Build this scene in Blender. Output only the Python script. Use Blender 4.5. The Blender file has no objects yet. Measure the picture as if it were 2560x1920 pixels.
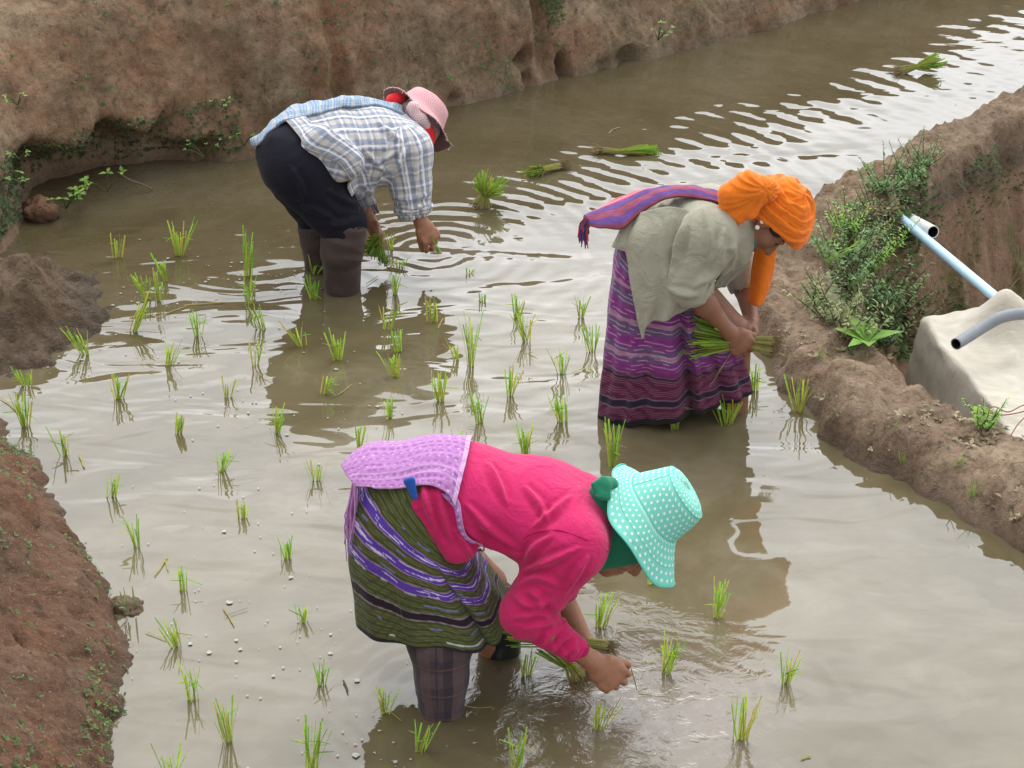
import bpy, math, random
import numpy as np
from mathutils import Vector, Matrix

random.seed(7)
rng = np.random.default_rng(7)
scene = bpy.context.scene
col = scene.collection

# ------------------------------------------------------------------ camera
F_PX, PITCH, CAM_H = 2055.0, math.radians(28.0), 3.55
CAM = np.array([0.0, 0.0, CAM_H])
cam_data = bpy.data.cameras.new('camera')
cam = bpy.data.objects.new('camera', cam_data)
col.objects.link(cam)
cam.location = (0, 0, CAM_H)
cam.rotation_euler = (math.radians(90) - PITCH, 0, 0)
cam_data.sensor_width = 36.0
cam_data.lens = 36.0 * F_PX / 1024.0
cam_data.clip_start = 0.1
cam_data.clip_end = 900.0
scene.camera = cam

# ------------------------------------------------------------------ sky, sun, exposure
SUN_EL, SUN_AZ = math.radians(63.0), math.radians(4.0)     # azimuth from +Y, clockwise seen from above
world = bpy.data.worlds.new('World')
scene.world = world
world.use_nodes = True
wn, wl = world.node_tree.nodes, world.node_tree.links
wn.clear()
w_out = wn.new('ShaderNodeOutputWorld')
w_bg = wn.new('ShaderNodeBackground')
w_bg.inputs['Strength'].default_value = 0.1
sky = wn.new('ShaderNodeTexSky')
sky.sky_type = 'NISHITA'
sky.sun_disc = False
sky.sun_elevation = SUN_EL
sky.sun_rotation = SUN_AZ
sky.dust_density = 2.0
w_tc = wn.new('ShaderNodeTexCoord')
w_map = wn.new('ShaderNodeMapping')
w_map.inputs['Scale'].default_value = (1.0, 1.0, 2.0)
w_no = wn.new('ShaderNodeTexNoise')
w_no.inputs['Scale'].default_value = 2.6
w_no.inputs['Detail'].default_value = 5.0
w_no.inputs['Roughness'].default_value = 0.55
w_ramp = wn.new('ShaderNodeValToRGB')           # overcast cloud deck, brighter and darker layers
w_ramp.color_ramp.elements[0].position = 0.34
w_ramp.color_ramp.elements[0].color = (8.8, 9.15, 9.8, 1)
w_ramp.color_ramp.elements[1].position = 0.66
w_ramp.color_ramp.elements[1].color = (15.2, 15.3, 15.5, 1)
w_mix = wn.new('ShaderNodeMixRGB')
w_mix.inputs['Fac'].default_value = 0.9
wl.new(w_tc.outputs['Generated'], w_map.inputs['Vector'])
wl.new(w_map.outputs['Vector'], w_no.inputs['Vector'])
wl.new(w_no.outputs['Fac'], w_ramp.inputs['Fac'])
wl.new(sky.outputs['Color'], w_mix.inputs['Color1'])
# unseen cloud brightened ahead, lower than the sun, to strengthen the water's sky reflections
w_dot = wn.new('ShaderNodeVectorMath'); w_dot.operation = 'DOT_PRODUCT'
wl.new(w_tc.outputs['Generated'], w_dot.inputs[0])
w_dot.inputs[1].default_value = tuple(Vector((math.sin(SUN_AZ), math.cos(SUN_AZ), 0.45)).normalized())
w_glow = wn.new('ShaderNodeMapRange')
w_glow.interpolation_type = 'SMOOTHSTEP'
for _k, _v in enumerate((-0.2, 1.0, 0.74, 2.3)): w_glow.inputs[_k + 1].default_value = _v
wl.new(w_dot.outputs['Value'], w_glow.inputs[0])
w_mul = wn.new('ShaderNodeMixRGB'); w_mul.blend_type = 'MULTIPLY'; w_mul.inputs['Fac'].default_value = 1.0
wl.new(w_ramp.outputs['Color'], w_mul.inputs['Color1'])
wl.new(w_glow.outputs[0], w_mul.inputs['Color2'])
wl.new(w_mul.outputs['Color'], w_mix.inputs['Color2'])
wl.new(w_mix.outputs['Color'], w_bg.inputs['Color'])
wl.new(w_bg.outputs['Background'], w_out.inputs['Surface'])

sun_data = bpy.data.lights.new('sun', 'SUN')
sun_data.energy = 0.9
sun_data.angle = math.radians(25)
sun_data.color = (1.0, 0.965, 0.91)
sun = bpy.data.objects.new('sun', sun_data)
col.objects.link(sun)
_sd = Vector((math.sin(SUN_AZ) * math.cos(SUN_EL), math.cos(SUN_AZ) * math.cos(SUN_EL), math.sin(SUN_EL)))
sun.rotation_euler = (-_sd).to_track_quat('-Z', 'Y').to_euler()
sun.location = (0, 0, 30)

scene.view_settings.view_transform = 'Standard'
scene.view_settings.look = 'None'
scene.view_settings.gamma = 1.0
scene.view_settings.exposure = 0.38
scene.view_settings.use_curve_mapping = False
scene.render.engine = 'CYCLES'
scene.cycles.max_bounces = 6
scene.cycles.use_denoising = True

# ------------------------------------------------------------------ photograph pixel -> place
_sp, _cp = math.sin(PITCH), math.cos(PITCH)


def ray(px, py):
    x, y = (px - 512.0) / F_PX, -(py - 384.0) / F_PX
    return np.array([x, y * _sp + _cp, y * _cp - _sp])


def P(px, py, Y):
    d = ray(px, py)
    return CAM + d * (Y / d[1])


def G(px, py, z=0.0):
    d = ray(px, py)
    return CAM + d * ((z - CAM_H) / d[2])


# ------------------------------------------------------------------ numeric noise
_perm = np.random.default_rng(11).permutation(256).astype(np.int64)
_perm = np.concatenate([_perm, _perm, _perm])
_gr = np.random.default_rng(12).normal(size=(256, 3))
_gr /= np.linalg.norm(_gr, axis=1)[:, None]


def pnoise(p):
    p = np.asarray(p, float)
    i = np.floor(p).astype(np.int64)
    f = p - i
    i &= 255
    u = f * f * f * (f * (f * 6 - 15) + 10)
    out = 0.0
    for dx in (0, 1):
        wx = u[:, 0] if dx else 1 - u[:, 0]
        for dy in (0, 1):
            wy = u[:, 1] if dy else 1 - u[:, 1]
            for dz in (0, 1):
                wz = u[:, 2] if dz else 1 - u[:, 2]
                h = _perm[_perm[_perm[i[:, 0] + dx] + i[:, 1] + dy] + i[:, 2] + dz]
                g = _gr[h]
                dot = g[:, 0] * (f[:, 0] - dx) + g[:, 1] * (f[:, 1] - dy) + g[:, 2] * (f[:, 2] - dz)
                out = out + wx * wy * wz * dot
    return out * 1.5


def fbm(p, octs=4, gain=0.5):
    p = np.asarray(p, float)
    a, s, out = 1.0, 1.0, 0.0
    for k in range(octs):
        out = out + a * pnoise(p * s + 17.3 * k)
        a *= gain
        s *= 2.03
    return out


def sstep(a, b, x):
    t = np.clip((x - a) / (b - a), 0, 1)
    return t * t * (3 - 2 * t)


# ------------------------------------------------------------------ objects
def tag(o, label=None, cat=None, group=None, kind=None):
    if label: o['label'] = label
    if cat: o['category'] = cat
    if group: o['group'] = group
    if kind: o['kind'] = kind
    return o


def wpos(parent):
    p = np.zeros(3)
    while parent is not None:
        p = p + np.array(parent.location)
        parent = parent.parent
    return p


def mesh_obj(name, verts, faces, mat, parent=None, smooth=True, attrs=None, loc=None):
    """verts in world space; the object's origin goes to loc (or stays with its parent)"""
    verts = np.asarray(verts, float)
    base = wpos(parent) if parent is not None else np.zeros(3)
    o_loc = np.zeros(3) if loc is None else np.asarray(loc, float) - base
    v = verts - base - o_loc
    me = bpy.data.meshes.new(name)
    if isinstance(faces, np.ndarray):
        n, k = faces.shape
        me.vertices.add(len(v))
        me.vertices.foreach_set('co', v.astype(np.float32).ravel())
        me.loops.add(n * k)
        me.loops.foreach_set('vertex_index', faces.astype(np.int32).ravel())
        me.polygons.add(n)
        me.polygons.foreach_set('loop_start', np.arange(0, n * k, k, dtype=np.int32))
        me.polygons.foreach_set('loop_total', np.full(n, k, dtype=np.int32))
        me.update(calc_edges=True)
        me.validate()
    else:
        me.from_pydata([tuple(q) for q in v], [], faces)
    if smooth:
        me.polygons.foreach_set('use_smooth', np.ones(len(me.polygons), dtype=bool))
    if attrs:
        for an, (kind, data) in attrs.items():
            at = me.attributes.new(an, kind, 'POINT')
            data = np.asarray(data, np.float32)
            if kind == 'FLOAT_COLOR':
                if data.shape[1] == 3:
                    data = np.concatenate([data, np.ones((len(data), 1), np.float32)], 1)
                at.data.foreach_set('color', data.ravel())
            elif kind == 'FLOAT_VECTOR':
                at.data.foreach_set('vector', data.ravel())
            else:
                at.data.foreach_set('value', data.ravel())
    if mat is not None:
        for m in (mat if isinstance(mat, (list, tuple)) else [mat]):
            me.materials.append(m)
    o = bpy.data.objects.new(name, me)
    col.objects.link(o)
    if parent is not None:
        o.parent = parent
    o.location = tuple(o_loc)
    return o


def empty(name, loc, label=None, cat=None, group=None):
    o = bpy.data.objects.new(name, None)
    o.empty_display_size = 0.1
    col.objects.link(o)
    o.location = tuple(loc)
    return tag(o, label, cat, group)


def grid_faces(nu, nv, wrap_u=False, wrap_v=False):
    """vertex index = i*nv + j"""
    I = np.arange(nu if wrap_u else nu - 1)
    J = np.arange(nv if wrap_v else nv - 1)
    i, j = np.meshgrid(I, J, indexing='ij')
    i2, j2 = (i + 1) % nu, (j + 1) % nv
    return np.stack([i * nv + j, i2 * nv + j, i2 * nv + j2, i * nv + j2], -1).reshape(-1, 4)


def solidify(o, t, offset=0.0):
    m = o.modifiers.new('thickness', 'SOLIDIFY')
    m.thickness = t
    m.offset = offset
    return o


def catmull(pts, n):
    pts = np.asarray(pts, float)
    q = np.vstack([2 * pts[0] - pts[1], pts, 2 * pts[-1] - pts[-2]])
    m = len(pts) - 1
    out = []
    for t in np.linspace(0, m, n):
        i = min(int(t), m - 1)
        f = t - i
        p0, p1, p2, p3 = q[i], q[i + 1], q[i + 2], q[i + 3]
        out.append(0.5 * ((2 * p1) + (-p0 + p2) * f + (2 * p0 - 5 * p1 + 4 * p2 - p3) * f * f + (-p0 + 3 * p1 - 3 * p2 + p3) * f ** 3))
    return np.array(out)


def tube(path, radii, sides=8, cap=True):
    """verts, faces of a tube along path (n,3)"""
    path = np.asarray(path, float)
    n = len(path)
    radii = np.broadcast_to(np.asarray(radii, float), (n,))
    T = np.gradient(path, axis=0)
    T /= np.linalg.norm(T, axis=1)[:, None] + 1e-9
    ref = np.array([0, 0, 1.0]) if abs(T[0][2]) < 0.9 else np.array([0, 1.0, 0])
    a = np.cross(ref, T[0]); a /= np.linalg.norm(a)
    V = []
    for k in range(n):
        a = a - T[k] * a.dot(T[k]); a /= np.linalg.norm(a)
        b = np.cross(T[k], a)
        for s in range(sides):
            t = 2 * math.pi * s / sides
            V.append(path[k] + radii[k] * (math.cos(t) * a + math.sin(t) * b))
    F = [tuple(q) for q in grid_faces(n, sides, wrap_v=True)]
    if cap:
        F.append(tuple(range(sides))[::-1])
        F.append(tuple((n - 1) * sides + s for s in range(sides)))
    return V, F


class Bag:
    """collects several pieces into one mesh"""
    def __init__(s):
        s.v, s.f, s.c = [], [], []

    def add(s, V, F, c=None):
        o = len(s.v)
        s.v.extend([tuple(q) for q in V])
        s.f.extend([tuple(o + i for i in f) for f in F])
        if c is not None:
            c = np.asarray(c, float)
            s.c.extend([tuple(q) for q in (np.broadcast_to(c, (len(V), 3)) if c.ndim == 1 else c)])
        return s

    def build(s, name, mat, parent=None, loc=None, smooth=True):
        at = {'col': ('FLOAT_COLOR', np.array(s.c))} if s.c else None
        return mesh_obj(name, np.array(s.v), s.f, mat, parent, smooth, at, loc)


# ------------------------------------------------------------------ solids from distance fields (bodies, sewn clothes)
def unit(v):
    v = np.asarray(v, float)
    return v / (np.linalg.norm(v) + 1e-12)


def seg(a, b, ra, rb, side=(0, 1, 0)):
    """tapered limb from a to b; radii are numbers or (side radius, other radius)"""
    a, b = np.asarray(a, float), np.asarray(b, float)
    ra = (ra, ra) if np.isscalar(ra) else ra
    rb = (rb, rb) if np.isscalar(rb) else rb
    L = np.linalg.norm(b - a) + 1e-9
    e0 = (b - a) / L
    e1 = np.asarray(side, float)
    if abs(unit(e1).dot(e0)) > 0.95:
        e1 = np.array([0.3, 0.2, 1.0])
    e1 = unit(e1 - e0 * e1.dot(e0))
    e2 = np.cross(e0, e1)
    R = max(*ra, *rb)

    def fn(x, y, z):
        px, py, pz = x - a[0], y - a[1], z - a[2]
        s = px * e0[0] + py * e0[1] + pz * e0[2]
        t = np.clip(s / L, 0, 1)
        w0 = s - t * L
        w1 = px * e1[0] + py * e1[1] + pz * e1[2]
        w2 = px * e2[0] + py * e2[1] + pz * e2[2]
        r1 = ra[0] + (rb[0] - ra[0]) * t
        r2 = ra[1] + (rb[1] - ra[1]) * t
        m = np.minimum(r1, r2)
        return (np.sqrt((w1 / r1) ** 2 + (w2 / r2) ** 2 + (w0 / m) ** 2) - 1) * m
    fn.box = (np.minimum(a, b) - R, np.maximum(a, b) + R)
    return fn


def ell(c, r, ax=None):
    """ellipsoid; ax = rows of local axes"""
    c = np.asarray(c, float)
    ax = np.eye(3) if ax is None else np.asarray(ax, float)
    R, m = max(r), min(r)

    def fn(x, y, z):
        px, py, pz = x - c[0], y - c[1], z - c[2]
        q = 0
        for k in range(3):
            q = q + ((px * ax[k][0] + py * ax[k][1] + pz * ax[k][2]) / r[k]) ** 2
        return (np.sqrt(q) - 1) * m
    fn.box = (c - R, c + R)
    return fn


def half(p, n):
    """half space: negative on the side the normal points away from"""
    p, n = np.asarray(p, float), unit(n)

    def fn(x, y, z):
        return (x - p[0]) * n[0] + (y - p[1]) * n[1] + (z - p[2]) * n[2]
    fn.box = None
    return fn


class Field:
    def __init__(s):
        s.ops = []

    def add(s, fn, k=0.02):
        s.ops.append(('u', fn, k)); return s

    def sub(s, fn, k=0.004):
        s.ops.append(('s', fn, k)); return s

    def cut(s, fn, k=0.004):
        s.ops.append(('i', fn, k)); return s

    @staticmethod
    def _comb(op, cur, d, k):
        if op == 'u':
            h = np.clip(0.5 + 0.5 * (cur - d) / k, 0, 1)
            return cur + (d - cur) * h - k * h * (1 - h)
        if op == 's':
            d = -d
        return -Field._comb('u', -cur, -d, k)

    def at(s, p):
        p = np.asarray(p, float)
        cur = np.full(len(p), 1.0)
        for op, fn, k in s.ops:
            cur = s._comb(op, cur, fn(p[:, 0], p[:, 1], p[:, 2]), k)
        return cur

    def grad(s, p, e=0.003):
        g = np.zeros_like(p)
        for k in range(3):
            d = np.zeros(3); d[k] = e
            g[:, k] = s.at(p + d) - s.at(p - d)
        return g / (np.linalg.norm(g, axis=1)[:, None] + 1e-9)

    def project(s, p, off=0.0, it=12):
        p = np.array(p, float)
        for _ in range(it):
            d = s.at(p) - off
            p = p - np.clip(d, -0.03, 0.03)[:, None] * s.grad(p) * 0.8
        return p

    def mesh(s, h):
        lo = np.min([fn.box[0] for op, fn, k in s.ops if op == 'u'], axis=0) - 4 * h
        hi = np.max([fn.box[1] for op, fn, k in s.ops if op == 'u'], axis=0) + 4 * h
        n = np.ceil((hi - lo) / h).astype(int) + 1
        ax = [lo[k] + h * np.arange(n[k]) for k in range(3)]
        V = np.full(tuple(n), 1.0, np.float32)
        for op, fn, k in s.ops:
            if fn.box is None:
                sl = [slice(None)] * 3
            else:
                m = k + 3 * h
                sl = [slice(max(0, int((fn.box[0][q] - m - lo[q]) / h)), min(n[q], int((fn.box[1][q] + m - lo[q]) / h) + 2)) for q in range(3)]
            x, y, z = ax[0][sl[0]][:, None, None], ax[1][sl[1]][None, :, None], ax[2][sl[2]][None, None, :]
            d = fn(x, y, z).astype(np.float32)
            V[tuple(sl)] = s._comb(op, V[tuple(sl)], d, k)
        return surface_nets(V, lo, h)


def surface_nets(V, lo, h):
    S = V < 0
    nx, ny, nz = V.shape
    cnt = np.zeros((nx - 1, ny - 1, nz - 1), np.int8)
    corners = [(i, j, k) for i in (0, 1) for j in (0, 1) for k in (0, 1)]
    for i, j, k in corners:
        cnt += S[i:nx - 1 + i, j:ny - 1 + j, k:nz - 1 + k]
    act = (cnt > 0) & (cnt < 8)
    cells = np.argwhere(act)
    idx = np.full(act.shape, -1, np.int64)
    idx[act] = np.arange(len(cells))
    cv = {c: V[cells[:, 0] + c[0], cells[:, 1] + c[1], cells[:, 2] + c[2]] for c in corners}
    acc = np.zeros((len(cells), 3)); num = np.zeros(len(cells))
    for a in corners:
        for q in range(3):
            if a[q] == 0:
                b = list(a); b[q] = 1; b = tuple(b)
                va, vb = cv[a], cv[b]
                x = (va < 0) != (vb < 0)
                t = np.where(x, va / np.where(x, va - vb, 1), 0)
                p = np.array(a, float)[None, :].repeat(len(cells), 0)
                p[:, q] += t
                acc[x] += p[x]; num[x] += 1
    verts = lo + h * (cells + acc / num[:, None])
    faces = []
    for q in range(3):
        o1, o2 = (q + 1) % 3, (q + 2) % 3
        sa = [slice(None)] * 3; sb = [slice(None)] * 3
        sa[q] = slice(0, -1); sb[q] = slice(1, None)
        A, B = S[tuple(sa)], S[tuple(sb)]
        e = np.argwhere(A != B)
        e = e[(e[:, o1] > 0) & (e[:, o2] > 0) & (e[:, o1] < V.shape[o1] - 1) & (e[:, o2] < V.shape[o2] - 1)]
        inside_a = A[tuple(e.T)]
        def cid(d1, d2):
            c = e.copy(); c[:, o1] += d1; c[:, o2] += d2
            return idx[tuple(c.T)]
        f = np.stack([cid(-1, -1), cid(0, -1), cid(0, 0), cid(-1, 0)], 1)
        f[~inside_a] = f[~inside_a][:, ::-1]
        faces.append(f)
    return verts, np.vstack(faces)


def vnormals(v, f):
    n = np.cross(v[f[:, 2]] - v[f[:, 0]], v[f[:, 3]] - v[f[:, 1]])
    out = np.zeros_like(v)
    for k in range(4):
        np.add.at(out, f[:, k], n)
    return out / (np.linalg.norm(out, axis=1)[:, None] + 1e-12)


def relax(v, f, it=2, lam=0.5):
    for _ in range(it):
        s = np.zeros_like(v); c = np.zeros(len(v))
        for a, b in ((0, 1), (1, 2), (2, 3), (3, 0)):
            np.add.at(s, f[:, a], v[f[:, b]]); np.add.at(c, f[:, a], 1)
            np.add.at(s, f[:, b], v[f[:, a]]); np.add.at(c, f[:, b], 1)
        v = v + lam * (s / np.maximum(c, 1)[:, None] - v)
    return v


def bone_coords(v, bones):
    """cloth coordinates (metres along the bone, metres round it, index) of the nearest bone; bones = (a, b, radius, u0, side, seam_dir)"""
    best = np.full(len(v), 1e9)
    out = np.zeros((len(v), 3))
    for bi, (a, b, r, u0, side, back) in enumerate(bones):
        a, b = np.asarray(a, float), np.asarray(b, float)
        L = np.linalg.norm(b - a); e0 = (b - a) / L
        e1 = np.asarray(back, float); e1 = unit(e1 - e0 * e1.dot(e0))
        e2 = np.cross(e0, e1)
        w = v - a
        s = w @ e0
        t = np.clip(s / L, 0, 1)
        d = np.linalg.norm(w - (t * L)[:, None] * e0, axis=1) - r
        ang = np.arctan2(w @ e2, w @ e1)
        m = d < best
        best[m] = d[m]
        out[m, 0] = (u0 + s)[m]
        out[m, 1] = (ang * r)[m]
        out[m, 2] = bi
    return out

# ------------------------------------------------------------------ materials
class NT:
    def __init__(s, name):
        s.m = bpy.data.materials.new(name)
        s.m.use_nodes = True
        s.t = s.m.node_tree
        s.n, s.l = s.t.nodes, s.t.links
        s.n.clear()
        s.out = s.n.new('ShaderNodeOutputMaterial')

    def node(s, ty, **kw):
        nd = s.n.new(ty)
        for k, v in kw.items():
            if k.startswith('i_'):
                key = k[2:]
                key = int(key) if key.isdigit() else key.replace('_', ' ')
                s.put(nd.inputs[key], v)
            else:
                setattr(nd, k, v)
        return nd

    def put(s, sock, v):
        if isinstance(v, bpy.types.NodeSocket):
            s.l.new(v, sock)
        else:
            if hasattr(sock.default_value, '__len__') and not isinstance(v, str):
                v = tuple(v)
                if len(v) == 3 and len(sock.default_value) == 4:
                    v = v + (1,)
            sock.default_value = v

    def math(s, op, a, b=0.0, c=None):
        nd = s.n.new('ShaderNodeMath'); nd.operation = op
        s.put(nd.inputs[0], a); s.put(nd.inputs[1], b)
        if c is not None: s.put(nd.inputs[2], c)
        return nd.outputs[0]

    def mix(s, fac, a, b, bt='MIX'):
        nd = s.n.new('ShaderNodeMixRGB'); nd.blend_type = bt
        s.put(nd.inputs[0], fac); s.put(nd.inputs[1], a); s.put(nd.inputs[2], b)
        return nd.outputs[0]

    def obj(s):
        return s.n.new('ShaderNodeTexCoord').outputs['Object']

    def geo(s):
        return s.n.new('ShaderNodeNewGeometry').outputs['Position']

    def attr(s, name, out='Vector'):
        nd = s.n.new('ShaderNodeAttribute'); nd.attribute_name = name
        return nd.outputs[out]

    def scale(s, vec, sc):
        nd = s.n.new('ShaderNodeMapping')
        s.put(nd.inputs['Vector'], vec); s.put(nd.inputs['Scale'], sc if hasattr(sc, '__len__') else (sc, sc, sc))
        return nd.outputs[0]

    def noise(s, vec, scale, detail=3, rough=0.55, dist=0.0):
        nd = s.n.new('ShaderNodeTexNoise')
        s.put(nd.inputs['Vector'], vec)
        nd.inputs['Scale'].default_value = scale
        nd.inputs['Detail'].default_value = detail
        nd.inputs['Roughness'].default_value = rough
        nd.inputs['Distortion'].default_value = dist
        return nd.outputs['Fac']

    def rng(s, v, a, b, c=0.0, d=1.0):
        nd = s.n.new('ShaderNodeMapRange'); nd.clamp = True
        s.put(nd.inputs[0], v)
        for k, q in enumerate((a, b, c, d)):
            nd.inputs[k + 1].default_value = q
        return nd.outputs[0]

    def ramp(s, v, stops):
        nd = s.n.new('ShaderNodeValToRGB')
        e = nd.color_ramp.elements
        while len(e) < len(stops): e.new(0.5)
        for q, (p, c) in zip(e, stops):
            q.position = p
            q.color = tuple(c) + (1,) if len(c) == 3 else c
        s.put(nd.inputs[0], v)
        return nd.outputs[0]

    def bump(s, h, strength=0.3, dist=0.01, normal=None):
        nd = s.n.new('ShaderNodeBump')
        nd.inputs['Strength'].default_value = strength
        nd.inputs['Distance'].default_value = dist
        s.put(nd.inputs['Height'], h)
        if normal is not None: s.put(nd.inputs['Normal'], normal)
        return nd.outputs[0]

    def principled(s, color, rough=0.8, spec=0.3, normal=None, **kw):
        nd = s.n.new('ShaderNodeBsdfPrincipled')
        s.put(nd.inputs['Base Color'], color)
        s.put(nd.inputs['Roughness'], rough)
        s.put(nd.inputs['Specular IOR Level'], spec)
        for k, v in kw.items():
            s.put(nd.inputs[k.replace('_', ' ')], v)
        if normal is not None: s.put(nd.inputs['Normal'], normal)
        s.l.new(nd.outputs[0], s.out.inputs['Surface'])
        return s.m


def soil_mat(name, tones, moss=0.3, red=0.3, bump=0.5, wet_top=0.05, streak=False, subsoil=None):
    """earth: brown / reddish / greyish clods, mossy patches, a wet band just above the water"""
    s = NT(name)
    p = s.geo()
    pb = s.scale(p, (1, 1, 0.55)) if streak else p
    n1 = s.noise(pb, 2.2, 5, 0.6)
    n2 = s.noise(pb, 9.0, 6, 0.65)
    n3 = s.noise(p, 38.0, 6, 0.75, 0.3)
    nd = s.noise(s.scale(p, (1.0, 1.0, 0.7)), 17.0, 4, 0.7, 0.5)
    c = s.ramp(s.math('ADD', s.math('ADD', s.math('MULTIPLY', n1, 0.40), s.math('MULTIPLY', n2, 0.35)), s.math('MULTIPLY', n3, 0.25)),
               [(0.34, tones[0]), (0.47, tones[1]), (0.57, tones[2]), (0.70, tones[3])])
    rmask = s.rng(s.noise(s.scale(p, (1, 1, 1.6)), 1.7, 5, 0.65), 0.62 - red * 0.4, 0.80 - red * 0.3)
    c = s.mix(s.math('MULTIPLY', rmask, 0.55), c, tones[4])
    mmask = s.math('MULTIPLY', s.rng(s.noise(p, 3.1, 6, 0.75, 0.6), 0.66 - moss * 0.35, 0.78 - moss * 0.3), s.rng(n3, 0.4, 0.6))
    c = s.mix(s.math('MULTIPLY', mmask, 0.62), c, (0.060, 0.060, 0.022))
    c = s.mix(s.rng(n3, 0.28, 0.50, 0.55, 0.0), c, (0.040, 0.026, 0.016))
    c = s.mix(s.rng(nd, 0.30, 0.42, 0.60, 0.0), c, (0.045, 0.030, 0.019))
    sp = s.rng(s.noise(p, 110.0, 2, 0.5), 0.64, 0.70)
    c = s.mix(s.math('MULTIPLY', sp, 0.45), c, (0.36, 0.29, 0.21))
    sx = s.n.new('ShaderNodeSeparateXYZ'); s.l.new(p, sx.inputs[0])
    zz = s.math('ADD', sx.outputs[2], s.math('MULTIPLY', n2, -0.03))
    if subsoil is not None:                      # paler, redder subsoil laid bare on the cut face
        c = s.mix(s.math('MULTIPLY', s.rng(zz, 0.03, -0.10, 0.0, 1.0), s.rng(n2, 0.25, 0.6, 0.45, 0.9)), c, subsoil)
        gm = s.math('MULTIPLY', s.rng(s.noise(s.scale(p, (1, 1, .5)), 3.4, 6, .75, .5), .50, .62), s.rng(zz, 0.02, -0.1, 0.0, 1.0))
        c = s.mix(s.math('MULTIPLY', gm, 0.7), c, (0.075, 0.085, 0.022))
    wet = s.rng(zz, -0.02, wet_top, 1.0, 0.0) if wet_top > -0.1 else s.rng(zz, -0.80, -0.70, 1.0, 0.0)
    if subsoil is not None:
        wet = s.math('MULTIPLY', wet, s.rng(zz, -0.12, -0.06, 0.0, 1.0))
    c = s.mix(s.math('MULTIPLY', wet, 0.55), c, (0.05, 0.036, 0.022))
    nb = s.math('ADD', s.math('MULTIPLY', n2, 1.0), s.math('MULTIPLY', n3, 0.75))
    nb = s.math('ADD', nb, s.math('MULTIPLY', s.rng(nd, 0.28, 0.45, 0.0, 1.0), 0.30))
    nb = s.math('ADD', nb, s.math('MULTIPLY', s.noise(p, 120.0, 4, 0.75), 0.22))
    rough = s.math('SUBTRACT', 0.95, s.math('MULTIPLY', wet, 0.45))
    return s.principled(c, rough, 0.25, s.bump(nb, bump, 0.045))


def cloth_mat(name, color, rough=0.9, weave=900.0, fold=0.25, sheen=0.15, var=0.12):
    s = NT(name)
    o = s.obj()
    n = s.noise(o, 14.0, 4, 0.6)
    c = s.mix(s.rng(n, 0.3, 0.7, 0.0, var * 2), color, tuple(0.6 * q for q in color))
    w = s.noise(o, weave * 0.5, 2, 0.6)
    c = s.mix(s.rng(w, 0.35, 0.65, 0.0, 0.16), c, tuple(min(1, 1.5 * q + 0.02) for q in color))
    rdg = s.math('ABSOLUTE', s.math('SUBTRACT', s.noise(o, 9.0, 3, 0.55, 1.2), 0.5))
    rdg2 = s.math('ABSOLUTE', s.math('SUBTRACT', s.noise(s.scale(o, (1, 1, .6)), 24.0, 3, 0.6, 0.8), 0.5))
    h = s.math('ADD', s.math('MULTIPLY', w, 0.07), s.math('ADD', s.math('MULTIPLY', s.noise(o, 30.0, 4, 0.6, 0.4), 0.5), s.math('ADD', s.math('MULTIPLY', rdg, 1.8), s.math('MULTIPLY', rdg2, 0.3))))
    sxz = s.n.new('ShaderNodeSeparateXYZ'); s.l.new(s.geo(), sxz.inputs[0])
    spl = s.math('MULTIPLY', s.rng(s.noise(o, 38.0, 4, 0.7), 0.60, 0.68), s.rng(sxz.outputs[2], 0.15, 0.55, 0.5, 0.0))
    c = s.mix(spl, c, (0.13, 0.095, 0.06))
    return s.principled(c, rough, 0.15, s.bump(h, fold, 0.016), Sheen_Weight=sheen, Sheen_Roughness=0.5)


def attr_cloth(name, rough=0.9, fold=0.3, weave=500.0):
    s = NT(name)
    o = s.obj()
    c = s.attr('col', 'Color')
    w = s.noise(o, weave, 2, 0.6)
    c = s.mix(s.rng(w, 0.3, 0.7, 0.0, 0.35), c, (0.02, 0.015, 0.02))
    rdg = s.math('ABSOLUTE', s.math('SUBTRACT', s.noise(o, 8.0, 3, 0.55, 1.0), 0.5))
    h = s.math('ADD', s.math('MULTIPLY', w, 0.06), s.math('ADD', s.noise(o, 26.0, 4, 0.6, 0.3), s.math('MULTIPLY', rdg, 1.5)))
    return s.principled(c, rough, 0.12, s.bump(h, fold, 0.014), Sheen_Weight=0.1)


def leaf_mat(name, rough=0.5, trans=0.35):
    s = NT(name)
    c = s.attr('col', 'Color')
    n = s.noise(s.obj(), 60.0, 3)
    c = s.mix(s.rng(n, 0.3, 0.7, 0.0, 0.35), c, (0.05, 0.08, 0.012))
    d = s.n.new('ShaderNodeBsdfPrincipled')
    s.put(d.inputs['Base Color'], c); d.inputs['Roughness'].default_value = rough
    d.inputs['Specular IOR Level'].default_value = 0.35
    t = s.n.new('ShaderNodeBsdfTranslucent'); s.put(t.inputs['Color'], c)
    m = s.n.new('ShaderNodeMixShader'); m.inputs[0].default_value = trans
    s.l.new(d.outputs[0], m.inputs[1]); s.l.new(t.outputs[0], m.inputs[2]); s.l.new(m.outputs[0], s.out.inputs['Surface'])
    return s.m


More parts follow.
